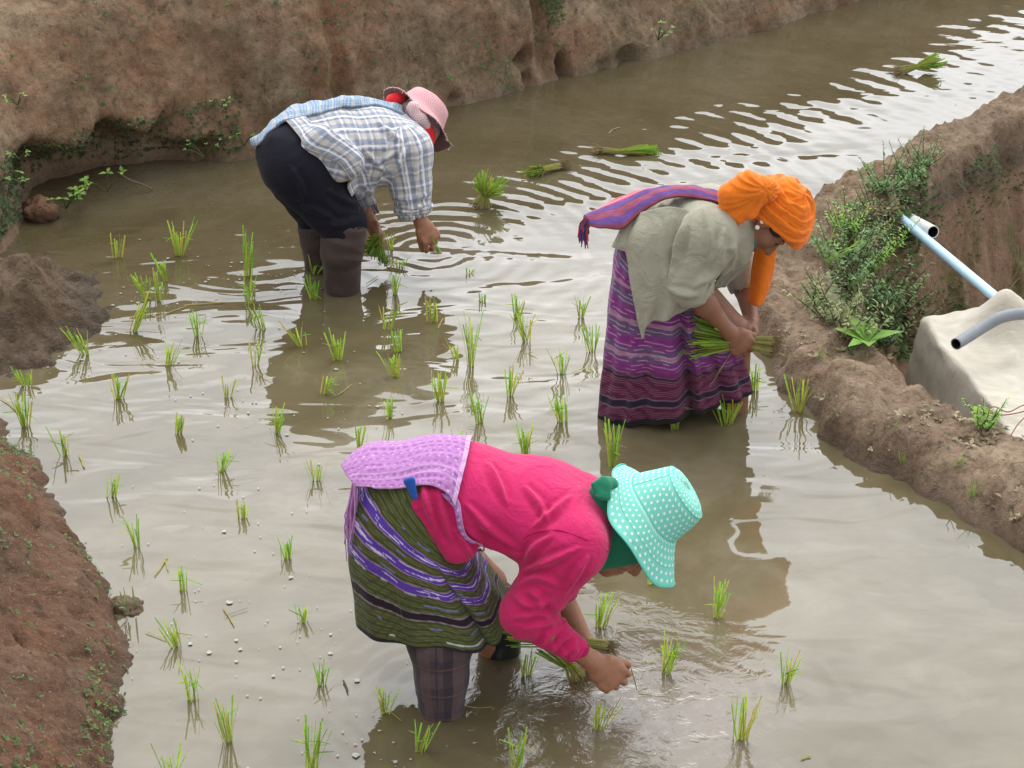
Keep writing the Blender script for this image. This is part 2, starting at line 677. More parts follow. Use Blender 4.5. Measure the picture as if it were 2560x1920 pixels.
def skin_mat(name, base):
    s = NT(name)
    o = s.obj()
    n = s.noise(o, 22.0, 4, 0.6)
    c = s.mix(s.rng(n, 0.3, 0.7, 0.0, 0.5), base, (base[0] * 0.62, base[1] * 0.55, base[2] * 0.5))
    c = s.mix(s.rng(s.noise(o, 70.0, 3), 0.55, 0.75, 0.0, 0.35), c, (base[0] * 1.15, base[1] * 0.85, base[2] * 0.75))
    h = s.math('ADD', s.noise(o, 160.0, 4, 0.7), s.math('MULTIPLY', s.noise(o, 420.0, 2), 0.4))
    return s.principled(c, 0.52, 0.4, s.bump(h, 0.35, 0.003), Subsurface_Weight=0.08, Subsurface_Radius=(0.01, 0.004, 0.002))


def plain_mat(name, color, rough=0.6, spec=0.4, var=0.2, scale=20.0, bump=0.1):
    s = NT(name)
    o = s.obj()
    n = s.noise(o, scale, 5, 0.65)
    c = s.mix(s.rng(n, 0.3, 0.7, 0.0, var * 2), color, tuple(0.55 * q for q in color))
    return s.principled(c, rough, spec, s.bump(s.noise(o, scale * 4, 4), bump, 0.006))


SKIN = skin_mat('brown_skin', (0.30, 0.135, 0.075))
SKIN_DARK = skin_mat('weathered_brown_skin', (0.235, 0.105, 0.06))
LEAF = leaf_mat('rice_leaf', 0.5, 0.45)
WEED = leaf_mat('weed_leaf', 0.6, 0.25)

# ------------------------------------------------------------------ earth banks, bund, lower terrace, water
T_BANK = [(0.102, 0.073, 0.043), (0.178, 0.128, 0.078), (0.265, 0.195, 0.124), (0.37, 0.295, 0.20), (0.25, 0.112, 0.060)]
T_NEAR = [(0.075, 0.046, 0.028), (0.125, 0.078, 0.048), (0.165, 0.106, 0.068), (0.22, 0.155, 0.105), (0.170, 0.064, 0.030)]
T_BUND = [(0.110, 0.074, 0.047), (0.195, 0.134, 0.086), (0.30, 0.214, 0.142), (0.41, 0.31, 0.21), (0.25, 0.135, 0.076)]
M_BANK = soil_mat('bank_earth', T_BANK, 0.42, 0.50, 0.6, 0.05, True)
M_NEAR = soil_mat('near_bank_earth', T_NEAR, 0.25, 0.72, 0.75, 0.04, True)
M_BUND = soil_mat('bund_mud', T_BUND, 0.12, 0.2, 0.8, 0.07, False, (0.27, 0.165, 0.105))
T_MOUND = [(0.080, 0.054, 0.034), (0.140, 0.095, 0.060), (0.21, 0.148, 0.097), (0.29, 0.215, 0.148), (0.19, 0.098, 0.056)]
M_MOUND = soil_mat('wet_mud', T_MOUND, 0.3, 0.3, 0.9, 0.12)
M_FACE = soil_mat('terrace_ground', T_BANK, 0.55, 0.4, 0.7, -0.5)


def resample(pts, step):
    pts = np.asarray(pts, float)
    d = np.concatenate([[0], np.cumsum(np.linalg.norm(np.diff(pts[:, :2], axis=0), axis=1))])
    n = int(d[-1] / step) + 1
    t = np.linspace(0, d[-1], n)
    return np.stack([np.interp(t, d, pts[:, k]) for k in range(pts.shape[1])], 1)


def smooth_line(p, it):
    p = p.copy()
    for _ in range(it):
        p[1:-1] = 0.25 * p[:-2] + 0.5 * p[1:-1] + 0.25 * p[2:]
    return p


def bank(name, shore, profile, mat, step, left_out=True, amp=(0.05, 0.02, 0.008), dent=None, seed=0.0, smooth=30, taper=None):
    """bank swept along its water line; profile = (distance behind the water line, height)"""
    L = smooth_line(resample(shore, step), smooth)
    n = len(L)
    T = np.gradient(L[:, :2], axis=0); T /= np.linalg.norm(T, axis=1)[:, None]
    N = np.stack([-T[:, 1], T[:, 0]], 1) * (1 if left_out else -1)
    N = smooth_line(N, 60); N /= np.linalg.norm(N, axis=1)[:, None]
    pr = np.asarray(profile, float)
    m = len(pr)
    off = pr[None, :, 0].repeat(n, 0); z = pr[None, :, 1].repeat(n, 0)
    if taper is not None:
        z = np.where(z > 0, z * taper(L)[:, None], z)
    arc = np.concatenate([[0], np.cumsum(np.linalg.norm(np.diff(L[:, :2], axis=0), axis=1))])
    if dent is not None:
        off = off + dent(L, z, off)
    V = np.zeros((n, m, 3))
    V[:, :, 0] = L[:, None, 0] + N[:, None, 0] * off
    V[:, :, 1] = L[:, None, 1] + N[:, None, 1] * off
    V[:, :, 2] = z
    v = V.reshape(-1, 3)
    # outward normal of the sheet
    dp = np.gradient(np.stack([off, z], -1), axis=1)
    nn = np.stack([-dp[..., 1], dp[..., 0]], -1)
    nn /= np.linalg.norm(nn, axis=-1)[..., None] + 1e-9
    D = np.zeros((n, m, 3))
    D[:, :, 0] = N[:, None, 0] * nn[..., 0]; D[:, :, 1] = N[:, None, 1] * nn[..., 0]; D[:, :, 2] = nn[..., 1]
    D = D.reshape(-1, 3)
    q = v + seed
    near = sstep(-0.12, 0.05, v[:, 2])
    h = amp[0] * fbm(q * np.array([2.4, 2.4, 1.5]), 3) + amp[1] * fbm(q * np.array([8.0, 8.0, 5.5]) + 3.1, 3) + amp[2] * fbm(q * 27.0 + 9, 3, 0.6)
    h = h - amp[1] * 0.8 * np.abs(pnoise(q * np.array([5.0, 5.0, 1.6]) + 40))
    far = np.clip(off.reshape(-1), 0, None)
    h = h * (0.25 + 0.75 * near) * (1 - 0.7 * sstep(0.9, 2.5, far))
    v = v + D * h[:, None]
    o = mesh_obj(name, v, grid_faces(n, m), mat, None, True)
    tag(o, kind='structure')
    return o, v.reshape(n, m, 3), L, D.reshape(n, m, 3)


def dense(profile, k=0.018, lo=-0.12, hi=0.9):
    pr = np.asarray(profile, float)
    out = [pr[0]]
    for a, b in zip(pr[:-1], pr[1:]):
        L = np.linalg.norm(b - a)
        kk = k if a[0] < 1.0 else 0.35
        for t in np.linspace(0, 1, max(2, int(L / kk)))[1:]:
            out.append(a + (b - a) * t)
    return smooth_line(np.array(out), 4)


# far bank: one cut earth wall running from the left edge to the upper right
_sp_px = [(-330, 400), (-150, 318), (-60, 285), (-10, 262), (14, 243), (32, 224), (64, 206), (105, 193), (160, 181), (230, 164),
          (300, 148), (370, 128), (440, 109), (500, 95), (545, 83), (600, 71), (645, 61), (700, 46), (760, 31), (830, 10), (890, -8),
          (970, -40), (1110, -92), (1300, -165)]
shore_back = [np.append(G(a, b)[:2], a) for a, b in _sp_px]
last = shore_back[-1]
shore_back.append(np.array([last[0] + 9.0, last[1] + 7.0, 2000.0]))
prof_back = dense([(-0.30, -0.14), (-0.06, -0.07), (0.0, 0.0), (0.015, 0.06), (0.05, 0.22), (0.11, 0.45), (0.17, 0.64), (0.24, 0.76),
                   (0.34, 0.825), (0.55, 0.85), (1.0, 0.87), (2.2, 0.88), (5.0, 0.9)])


def dent_back(L, z, off):
    px = L[:, 2][:, None]
    zz = np.clip(z, -0.05, 1)
    d = 0.0
    # long undercut with dark hollows on the left, animal holes and gullies further along
    d = d + 0.30 * np.exp(-((px - 112) / 72) ** 4) * (1 - sstep(0.14, 0.30, zz + 0.05 * np.sin(px / 11.0)))
    d = d + 0.14 * np.exp(-((px - 195) / 24) ** 2) * (1 - sstep(0.06, 0.14, zz))
    for c, w, zc, hz, a in ((217, 7, 0.05, 0.05, 0.12), (528, 9, 0.13, 0.05, 0.15), (529, 5, 0.03, 0.03, 0.10), (566, 5, 0.05, 0.06, 0.14),
                            (604, 9, 0.02, 0.03, 0.05), (631, 11, 0.03, 0.03, 0.09), (455, 5, 0.03, 0.03, 0.06)):
        d = d + a * np.exp(-((px - c) / w) ** 2 - ((zz - zc) / hz) ** 2)
    d = d + 0.10 * np.exp(-((px - 549) / 7) ** 2) * sstep(-0.02, 0.1, zz) * (1 - sstep(0.8, 0.86, zz))
    d = d + 0.06 * np.exp(-((px - 3) / 8) ** 2) * sstep(0.3, 0.5, zz) * (1 - sstep(0.8, 0.86, zz))
    d = d + 0.05 * np.exp(-((px - 345) / 9) ** 2) * sstep(-0.02, 0.2, zz) * (1 - sstep(0.5, 0.8, zz))
    # the wall leans and bulges along its length
    d = d + 0.05 * np.sin(px / 83.0) * sstep(0.1, 0.5, zz) + 0.03 * np.sin(px / 31.0 + 1) * sstep(0.05, 0.4, zz) * (1 - sstep(0.7, 0.9, zz))
    d = d + np.where(px > 560, 0.10 * sstep(560, 760, px) * sstep(0.0, 0.6, zz), 0)
    return d * (1 - sstep(0.9, 1.4, off))


bank_back, bv, bL, bD = bank('earth_bank', shore_back, prof_back, M_BANK, 0.0165, True, (0.036, 0.018, 0.010), dent_back, 0.0,
                           taper=lambda L: 1 - .15 * (1 - sstep(20, 140, L[:, 2])))

# near bank in the lower left corner
_np_px = [(-300, 300), (-120, 352), (-40, 392), (0, 415), (24, 446), (46, 482), (62, 516), (78, 545), (92, 572), (108, 598), (120, 628), (126, 655),
          (122, 690), (119, 730), (117, 768), (118, 830), (130, 930), (200, 1150)]
shore_near = [np.append(G(a, b)[:2], a) for a, b in _np_px]
prof_near = dense([(-0.30, -0.14), (-0.06, -0.06), (0.0, 0.0), (0.05, 0.07), (0.20, 0.24), (0.40, 0.48), (0.62, 0.74), (0.85, 0.95), (1.15, 1.08), (1.8, 1.15), (3.5, 1.2)])


def dent_near(L, z, off):
    y = L[:, 1][:, None]
    d = 0.05 * np.exp(-((y - G(0, 712)[1]) / 0.03) ** 2 - ((z - 0.24) / 0.03) ** 2)
    return d + 0.05 * np.sin(y * 4.1) * sstep(0.0, 0.3, z) * (1 - sstep(0.8, 1.4, off))


def near_taper(L):
    return 0.10 + 0.90 * sstep(G(0, 405)[1] + 0.1, G(40, 560)[1], L[:, 1])


bank_near, nv_, nL, nD = bank('near_bank', shore_near, prof_near, M_NEAR, 0.014, False, (0.04, 0.022, 0.012), dent_near, 5.0, taper=near_taper)


# heightfields: mud mound on the left, bund + lower terrace on the right
def axis_grid(a, b, step, far_lo=None, far_hi=None):
    x = list(np.arange(a, b + step / 2, step))
    lo, hi = [], []
    s = step
    if far_hi is not None:
        v = x[-1]
        while v < far_hi:
            s *= 1.25; v += s; hi.append(v)
    s = step
    if far_lo is not None:
        v = x[0]
        while v > far_lo:
            s *= 1.25; v -= s; lo.append(v)
    return np.array(lo[::-1] + x + hi)


def height_obj(name, X, Y, zf, mat, keep=None):
    x, y = np.meshgrid(X, Y, indexing='ij')
    p = np.stack([x.ravel(), y.ravel()], 1)
    z = zf(p)
    v = np.concatenate([p, z[:, None]], 1)
    f = grid_faces(len(X), len(Y))
    if keep is not None:
        k = keep(p, z)
        f = f[k[f].any(1)]
        used = np.unique(f); mp = np.full(len(v), -1); mp[used] = np.arange(len(used))
        v = v[used]; f = mp[f]
    o = mesh_obj(name, v, f, mat, None, True)
    return tag(o, kind='structure'), v


def poly_dist(p, line):
    best = np.full(len(p), 1e9); par = np.zeros(len(p))
    for i in range(len(line) - 1):
        a, b = line[i, :2], line[i + 1, :2]
        ab = b - a
        t = np.clip(((p - a) @ ab) / (ab @ ab), 0, 1)
        d = np.linalg.norm(p - a - t[:, None] * ab, axis=1)
        m = d < best
        best[m] = d[m]; par[m] = i + t[m]
    return best, par


def in_poly(p, poly):
    ins = np.zeros(len(p), bool)
    n = len(poly)
    for i in range(n):
        a, b = poly[i], poly[(i + 1) % n]
        c = ((a[1] > p[:, 1]) != (b[1] > p[:, 1]))
        xi = (b[0] - a[0]) * (p[:, 1] - a[1]) / (b[1] - a[1] + 1e-12) + a[0]
        ins ^= c & (p[:, 0] < xi)
    return ins


BUND_Z = 0.13
_bc = [((1500, -130), .16), ((1260, -20), .16), ((1130, 45), .15), ((1024, 98), .15), ((975, 122), .14), ((935, 143), .14), ((893, 166), .13), ((855, 186), .13),
       ((825, 206), .13), ((800, 232), .14), ((788, 262), .14), ((788, 295), .15), ((803, 325), .16), ((834, 358), .18), ((880, 396), .20), ((930, 431), .22),
       ((980, 452), .22), ((1040, 482), .21), ((1120, 525), .21), ((1260, 605), .22), ((1500, 760), .24)]
bund_line = np.array([np.append(G(a[0], a[1], BUND_Z)[:2], w) for a, w in _bc])
bund_line = smooth_line(resample(bund_line, 0.06), 6)
lower_poly = np.vstack([bund_line[:, :2], [[60, -6.0], [60, 60.0]]])
LOW_Z = -0.78


def bund_h(p):
    d, par = poly_dist(p, bund_line)
    w = np.interp(par, np.arange(len(bund_line)), bund_line[:, 2])
    outer = in_poly(p, lower_poly)
    q = np.concatenate([p, np.zeros((len(p), 1))], 1)
    rough = 0.030 * fbm(q * 5.0 + 2, 3) + 0.020 * fbm(q * 14.0 + 7, 3) + 0.008 * fbm(q * 42.0, 3, 0.6)
    clod = 0.030 * np.clip(fbm(q * 9.0 + 31, 3), 0, 1)
    edge = 0.05 * fbm(q * 3.3 + 12, 3) + 0.022 * fbm(q * 13.0 + 5, 2)
    dd = d + edge
    wi = 0.55 * w + 0.02
    inner = BUND_Z * (1 - sstep(0.35, 1.0, dd / (wi + 0.10))) - 0.16 * sstep(wi + 0.0, wi + 0.20, dd)
    face = BUND_Z - (BUND_Z - LOW_Z) * sstep(w * 0.72, w * 0.72 + 0.40, dd)
    z = np.where(outer, face, inner)
    steep = sstep(w * 0.72, w + 0.1, dd) * outer
    return z + (rough + clod * (~outer)) * np.where(outer, 1 - 0.2 * steep, 0.35 + 0.65 * sstep(-0.04, 0.08, z))


def bund_keep(p, z):
    d, _ = poly_dist(p, bund_line)
    return in_poly(p, lower_poly) | (d < 0.75)


bx = axis_grid(0.55, 3.2, 0.017, None, 60.0)
by = axis_grid(4.6, 11.0, 0.019, -4.0, 60.0)
bund, bund_v = height_obj('bund', bx, by, bund_h, M_BUND, bund_keep)

mc = [G(22, 318), G(-40, 330)]


def mound_h(p):
    a, b = np.array(mc[0][:2]), np.array(mc[1][:2])
    t = np.clip(((p - a) @ (b - a)) / ((b - a) @ (b - a)), 0, 2.2)
    w = p - a - t[:, None] * (b - a)
    q = np.concatenate([p, np.zeros((len(p), 1))], 1)
    d = np.sqrt((w[:, 0] / 0.33) ** 2 + (w[:, 1] / 0.52) ** 2) + 0.22 * fbm(q * 4.0 + 3, 3) + .07 * fbm(q * 13.0, 3)
    z = 0.20 * (1 - sstep(0.0, 0.72, d)) + 0.055 * (1 - sstep(0.6, 1.05, d)) - 0.10 * sstep(0.9, 1.5, d)
    return z + 0.030 * fbm(q * 8, 3) + 0.020 * fbm(q * 21 + 4, 3) + 0.008 * fbm(q * 55, 2)


mound, mound_v = height_obj('mud_mound', np.arange(mc[0][0] - 1.9, mc[0][0] + 0.6, 0.013), np.arange(mc[0][1] - 0.9, mc[0][1] + 0.95, 0.013), mound_h, M_MOUND,
                            lambda p, z: z > -0.09)

# ground far behind the bank, out to the horizon
gx = [(-300, -60), (300, -60), (300, 500), (-300, 500)]
gm = mesh_obj('ground', [(-300, 13.5, 0.86), (-30, 13.5, 0.86), (24, 27, 0.86), (300, 27, 0.86), (300, 500, 0.86), (-300, 500, 0.86)], [(0, 1, 2, 3, 4, 5)], M_FACE, None, False)
tag(gm, kind='structure')

# ------------------------------------------------------------------ water
HAND_B = G(436, 252)
LEG_F = G(452, 700)
HAND_F = G(650, 702)


def water_mat():
    s = NT('muddy_water')
    p = s.geo()
    h = None

    def add(a):
        nonlocal h
        h = a if h is None else s.math('ADD', h, a)

    def ring(c, lam0, grow, amp, r0, r1, jit=0.02):
        d = s.n.new('ShaderNodeVectorMath'); d.operation = 'DISTANCE'
        s.l.new(p, d.inputs[0]); d.inputs[1].default_value = (c[0], c[1], 0)
        r = s.math('ADD', d.outputs['Value'], s.math('MULTIPLY', s.noise(p, 1.6, 3), jit * 6))
        if grow > 0:
            ph = s.math('MULTIPLY', s.math('LOGARITHM', s.math('ADD', s.math('MULTIPLY', r, grow / lam0), 1.0), math.e), 2 * math.pi / grow)
        else:
            ph = s.math('MULTIPLY', r, 2 * math.pi / lam0)
        w = s.math('SINE', ph)
        env = s.math('MULTIPLY', s.rng(r, r1 * 0.55, r1, 1.0, 0.0), s.rng(r, 0.0, r0, 0.25, 1.0))
        patch = s.rng(s.noise(s.scale(p, (1.0, 1.0, 1)), 0.9, 2), 0.3, 0.62, 0.45, 1.0)
        return s.math('MULTIPLY', s.math('MULTIPLY', w, s.math('MULTIPLY', env, patch)), amp)

    sy = s.n.new('ShaderNodeSeparateXYZ'); s.l.new(p, sy.inputs[0])
    side = s.math('MAXIMUM', s.rng(s.math('ADD', sy.outputs[1], s.math('MULTIPLY', sy.outputs[0], 0.55)), HAND_B[1] - 0.75, HAND_B[1] - 0.15, 0.16, 1.0), 0.0)
    add(s.math('MULTIPLY', ring(HAND_B, 0.075, 0.022, 0.00082, 0.10, 8.5, 0.022), side))
    add(ring(HAND_F, 0.055, 0.02, 0.0006, 0.05, 0.75, 0.07))
    dF = s.n.new('ShaderNodeVectorMath'); dF.operation = 'DISTANCE'
    s.l.new(p, dF.inputs[0]); dF.inputs[1].default_value = (HAND_F[0] - .12, HAND_F[1], 0)
    add(s.math('MULTIPLY', s.math('MULTIPLY', s.noise(p, 15.0, 4, 0.55, 1.5), s.rng(dF.outputs['Value'], 0.1, 0.62, 1.0, 0.0)), 0.006))
    add(ring(LEG_F, 0.05, 0.03, 0.0006, 0.05, 0.6))
    add(s.math('MULTIPLY', s.noise(s.scale(p, (0.75, 1.0, 1)), 2.4, 2, 0.45, 0.4), 0.0165))
    mid = s.math('MULTIPLY', s.rng(s.math('ADD', sy.outputs[1], s.math('MULTIPLY', s.noise(p, 0.7, 2), 1.6)), 6.0, 7.2, 0.22, 1.0), s.rng(s.math('ADD', sy.outputs[1], sy.outputs[0]), 7.2, 8.2, 1.0, 0.25))
    add(s.math('MULTIPLY', s.math('MULTIPLY', s.noise(s.scale(p, (0.42, 1.0, 1)), 5.2, 2, 0.42, 0.6), 0.0170), mid))
    far = s.rng(s.math('MULTIPLY', s.noise(p, 0.8, 1), 1.0), 0.45, 0.6)
    add(s.math('MULTIPLY', s.math('MULTIPLY', s.noise(s.scale(p, (0.5, 1.0, 1)), 24.0, 2, 0.5), 0.0004), far))
    nrm = s.bump(h, 1.0, 1.0)
    # murk: silt clouds in the water
    c1 = s.noise(s.scale(p, (0.8, 1.0, 1)), 1.1, 4, 0.55, 0.8)
    c2 = s.noise(p, 4.5, 4, 0.6, 1.0)
    c = s.ramp(s.math('ADD', s.math('MULTIPLY', c1, 0.7), s.math('MULTIPLY', c2, 0.3)),
               [(0.35, (0.078, 0.063, 0.031)), (0.52, (0.116, 0.095, 0.052)), (0.68, (0.168, 0.142, 0.094))])
    for cc, rad, colr in ((G(690, 712), 0.42, (0.17, 0.135, 0.105)), (G(470, 250), 0.40, (0.17, 0.14, 0.11)), (G(560, 665), 0.35, (0.12, 0.09, 0.065))):
        d = s.n.new('ShaderNodeVectorMath'); d.operation = 'DISTANCE'
        s.l.new(p, d.inputs[0]); d.inputs[1].default_value = (cc[0], cc[1], 0)
        dd = s.math('ADD', d.outputs['Value'], s.math('MULTIPLY', s.math('SUBTRACT', c2, 0.5), 0.5))
        c = s.mix(s.math('MULTIPLY', s.rng(dd, rad * 0.2, rad, 1.0, 0.0), 0.8), c, colr)
    # murk colour turns darker towards the far bank
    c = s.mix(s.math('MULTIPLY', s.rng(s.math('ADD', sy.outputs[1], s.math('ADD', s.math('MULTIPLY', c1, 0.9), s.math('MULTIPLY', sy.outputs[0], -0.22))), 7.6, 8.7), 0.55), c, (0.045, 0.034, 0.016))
    spk = s.rng(s.noise(p, 55.0, 3, 0.7), 0.64, 0.72)
    c = s.mix(s.math('MULTIPLY', spk, 0.35), c, (0.05, 0.04, 0.022))
    dif = s.n.new('ShaderNodeBsdfDiffuse'); s.put(dif.inputs['Color'], c)
    gl = s.n.new('ShaderNodeBsdfGlossy'); gl.inputs['Roughness'].default_value = 0.03
    gl.inputs['Color'].default_value = (1, 1, 1, 1)
    s.put(gl.inputs['Normal'], nrm)
    fr = s.n.new('ShaderNodeFresnel'); fr.inputs['IOR'].default_value = 1.60
    s.put(fr.inputs['Normal'], nrm)
    m = s.n.new('ShaderNodeMixShader')
    s.l.new(fr.outputs[0], m.inputs[0]); s.l.new(dif.outputs[0], m.inputs[1]); s.l.new(gl.outputs[0], m.inputs[2])
    s.l.new(m.outputs[0], s.out.inputs['Surface'])
    return s.m


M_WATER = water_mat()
w_poly = [(q[0], q[1], 0.0) for q in bund_line[::2]]
w_poly += [(w_poly[-1][0], -1.5, 0.0), (-8.0, -1.5, 0.0), (-8.0, 14.5, 0.0), (-1.0, 14.5, 0.0), (24.0, 32.0, 0.0)]
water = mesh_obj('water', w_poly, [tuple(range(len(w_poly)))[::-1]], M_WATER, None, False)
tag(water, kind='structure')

# ------------------------------------------------------------------ people: helpers
def rot_about(v, axis, ang):
    v, axis = np.asarray(v, float), unit(axis)
    return v * math.cos(ang) + np.cross(axis, v) * math.sin(ang) + axis * axis.dot(v) * (1 - math.cos(ang))


def hand(f, w, d, n, lat, curl, spread=0.08, s=0.92, thumb=(0.5, 0.5, 0.55), tcurl=0.35):
    """palm, four jointed fingers and a thumb; d = towards the knuckles, n = palm side, lat = thumb side"""
    d = unit(d); n = unit(np.asarray(n) - d * np.dot(n, d)); lat = unit(np.asarray(lat) - d * np.dot(lat, d) - n * np.dot(lat, n))
    w = np.asarray(w, float)
    kn = w + d * 0.082 * s
    f.add(seg(w - d * 0.01, w + d * 0.03 * s, (0.026 * s, 0.020 * s), (0.033 * s, 0.019 * s), lat), 0.012)
    f.add(seg(w + d * 0.025 * s, kn, (0.034 * s, 0.018 * s), (0.040 * s, 0.0145 * s), lat), 0.012)
    lens = [0.072, 0.080, 0.074, 0.058]
    for i in range(4):
        k = 0.033 - 0.0220 * i
        b = kn + lat * k * s - d * 0.006 * abs(i - 1) * s
        c = curl[i] if hasattr(curl, '__len__') else curl
        dirv = unit(d + lat * spread * (1.5 - i))
        ax = np.cross(dirv, n)
        r = (0.0092, 0.0094, 0.0090, 0.0080)[i] * s
        f.add(seg(b - dirv * 0.012, b, r * 1.25, r * 1.12), 0.008)
        a = c
        for j, fr in enumerate((0.46, 0.30, 0.24)):
            dd = rot_about(dirv, ax, a)
            e = b + dd * lens[i] * fr * s
            f.add(seg(b, e, r * (1.08 - 0.1 * j), r * (1.0 - 0.12 * j)), 0.0045)
            b = e
            a += c * (1.15 if j == 0 else 0.7)
    b = w + d * 0.028 * s + lat * 0.028 * s
    td = unit(d * thumb[0] + lat * thumb[1] + n * thumb[2])
    ax = np.cross(td, unit(n - lat * 0.6))
    for j, (ln, r) in enumerate(((0.045, 0.0145), (0.034, 0.0118), (0.028, 0.0105))):
        e = b + td * ln * s
        f.add(seg(b, e, r * s, r * 0.9 * s), 0.008 if j == 0 else 0.004)
        b = e
        td = rot_about(td, ax, tcurl)
    return kn


def head(f, c, up, fwd, s=1.0):
    up = unit(up); fwd = unit(np.asarray(fwd) - up * np.dot(fwd, up)); sd = np.cross(fwd, up)   # sd = the person's right
    L = lambda a, b, u: np.asarray(c) + s * (sd * a + fwd * b + up * u)
    A = np.array([sd, fwd, up])
    E = lambda p, r, k: f.add(ell(L(*p), [q * s for q in r], A), k)
    E((0, -0.012, 0.03), (0.073, 0.092, 0.082), 0.01)
    E((0, 0.028, -0.035), (0.060, 0.064, 0.078), 0.03)
    E((0, 0.040, -0.075), (0.043, 0.048, 0.038), 0.02)
    E((0, 0.068, -0.098), (0.021, 0.019, 0.016), 0.018)
    for q in (-1, 1):
        E((q * 0.041, 0.058, -0.018), (0.024, 0.024, 0.024), 0.02)
        E((q * 0.030, 0.080, 0.030), (0.026, 0.010, 0.009), 0.012)
        f.sub(ell(L(q * 0.031, 0.098, 0.010), [0.016 * s, 0.016 * s, 0.0095 * s], A), 0.012)
        E((q * 0.031, 0.073, 0.010), (0.0135, 0.0125, 0.0115), 0.004)
        E((q * 0.0125, 0.096, -0.032), (0.0085, 0.010, 0.0085), 0.006)
        E((q * 0.074, -0.006, -0.004), (0.007, 0.019, 0.031), 0.006)
        E((q * 0.079, -0.011, 0.004), (0.007, 0.018, 0.022), 0.004)
        f.sub(ell(L(q * 0.084, 0.000, -0.002), [0.006 * s, 0.010 * s, 0.015 * s], A), 0.004)
    f.add(seg(L(0, 0.086, 0.014), L(0, 0.110, -0.026), 0.008 * s, 0.0125 * s), 0.010)
    E((0, 0.086, -0.057), (0.024, 0.013, 0.0065), 0.005)
    E((0, 0.084, -0.070), (0.021, 0.013, 0.0075), 0.005)
    f.sub(ell(L(0, 0.100, -0.0632), [0.022 * s, 0.008 * s, 0.0022 * s], A), 0.003)
    return L, A


def lathe(name, c, up, fwd, prof, mat, parent, nu=72, wob=0.0, seed=0, thick=0.003, droop=None):
    """prof = list of (radius, height, coordinate scale); stores cloth coordinates"""
    up = unit(up); fwd = unit(np.asarray(fwd) - up * np.dot(fwd, up)); sd = np.cross(fwd, up)
    V, U = [], []
    arc = 0.0
    pr = np.asarray(prof, float)
    for i in range(len(pr)):
        if i: arc += np.linalg.norm(pr[i, :2] - pr[i - 1, :2])
        for k in range(nu):
            t = 2 * math.pi * k / nu
            r, h = pr[i, 0], pr[i, 1]
            if droop is not None:
                r, h = droop(t, r, h, i / (len(pr) - 1))
            V.append(np.asarray(c) + r * math.cos(t) * fwd * 1.06 + r * math.sin(t) * sd + h * up)
            U.append((t * pr[i, 2], arc, i / (len(pr) - 1)))
    V = np.array(V)
    if wob:
        q = V * 9.0 + seed
        V = V + wob * np.stack([pnoise(q), pnoise(q + 31), pnoise(q + 67)], 1) * np.linspace(0.4, 1.3, len(pr)).repeat(nu)[:, None]
    o = mesh_obj(name, V, grid_faces(len(pr), nu, wrap_v=True)[:, ::-1].copy(), mat, parent, True, {'suv': ('FLOAT_VECTOR', np.array(U))})
    if thick: solidify(o, thick, 0.0)
    return o, V


def rings_mesh(rings, nv, nu, folds, seed, fold_freq=7, power=2.3):
    """rings = (left point, right point, depth radius) in space, top to bottom; returns verts (nv,nu,3) and (u,v) in metres"""
    Ls = catmull([r[0] for r in rings], nv); Rs = catmull([r[1] for r in rings], nv)
    ry = catmull([[r[2], 0, 0] for r in rings], nv)[:, 0]
    V = np.zeros((nv, nu, 3)); UV = np.zeros((nv, nu, 2))
    rr = np.random.default_rng(seed)
    ph = rr.uniform(0, 6.28, 6)
    for i in range(nv):
        c = (Ls[i] + Rs[i]) / 2; a = (Rs[i] - Ls[i]) / 2
        g = i / (nv - 1)
        t = np.linspace(0, 2 * math.pi, nu, endpoint=False)
        ct, st = np.cos(t), np.sin(t)
        e = 2 / power
        x = np.sign(ct) * np.abs(ct) ** e; y = np.sign(st) * np.abs(st) ** e
        fo = folds * (g ** 1.2) * (np.sin(fold_freq * t + ph[0] + 0.7 * g) * 0.5 + np.sin((fold_freq * 1.7 // 1) * t + ph[1] - 1.1 * g) * 0.35 + np.sin(3 * t + ph[2]) * 0.5)
        fo = fo + folds * 0.35 * np.sin((fold_freq * 3) * t + ph[3] + 2 * g) * g
        k = 1 + fo / (np.linalg.norm(a) + 1e-6)
        V[i] = c + (x * k)[:, None] * a + (y * k * ry[i])[:, None] * np.array([0, 1.0, 0])
        if i:
            UV[i, :, 1] = UV[i - 1, :, 1] + np.linalg.norm(V[i] - V[i - 1], axis=1)
        UV[i, :, 0] = t * 0.17
    return V, UV


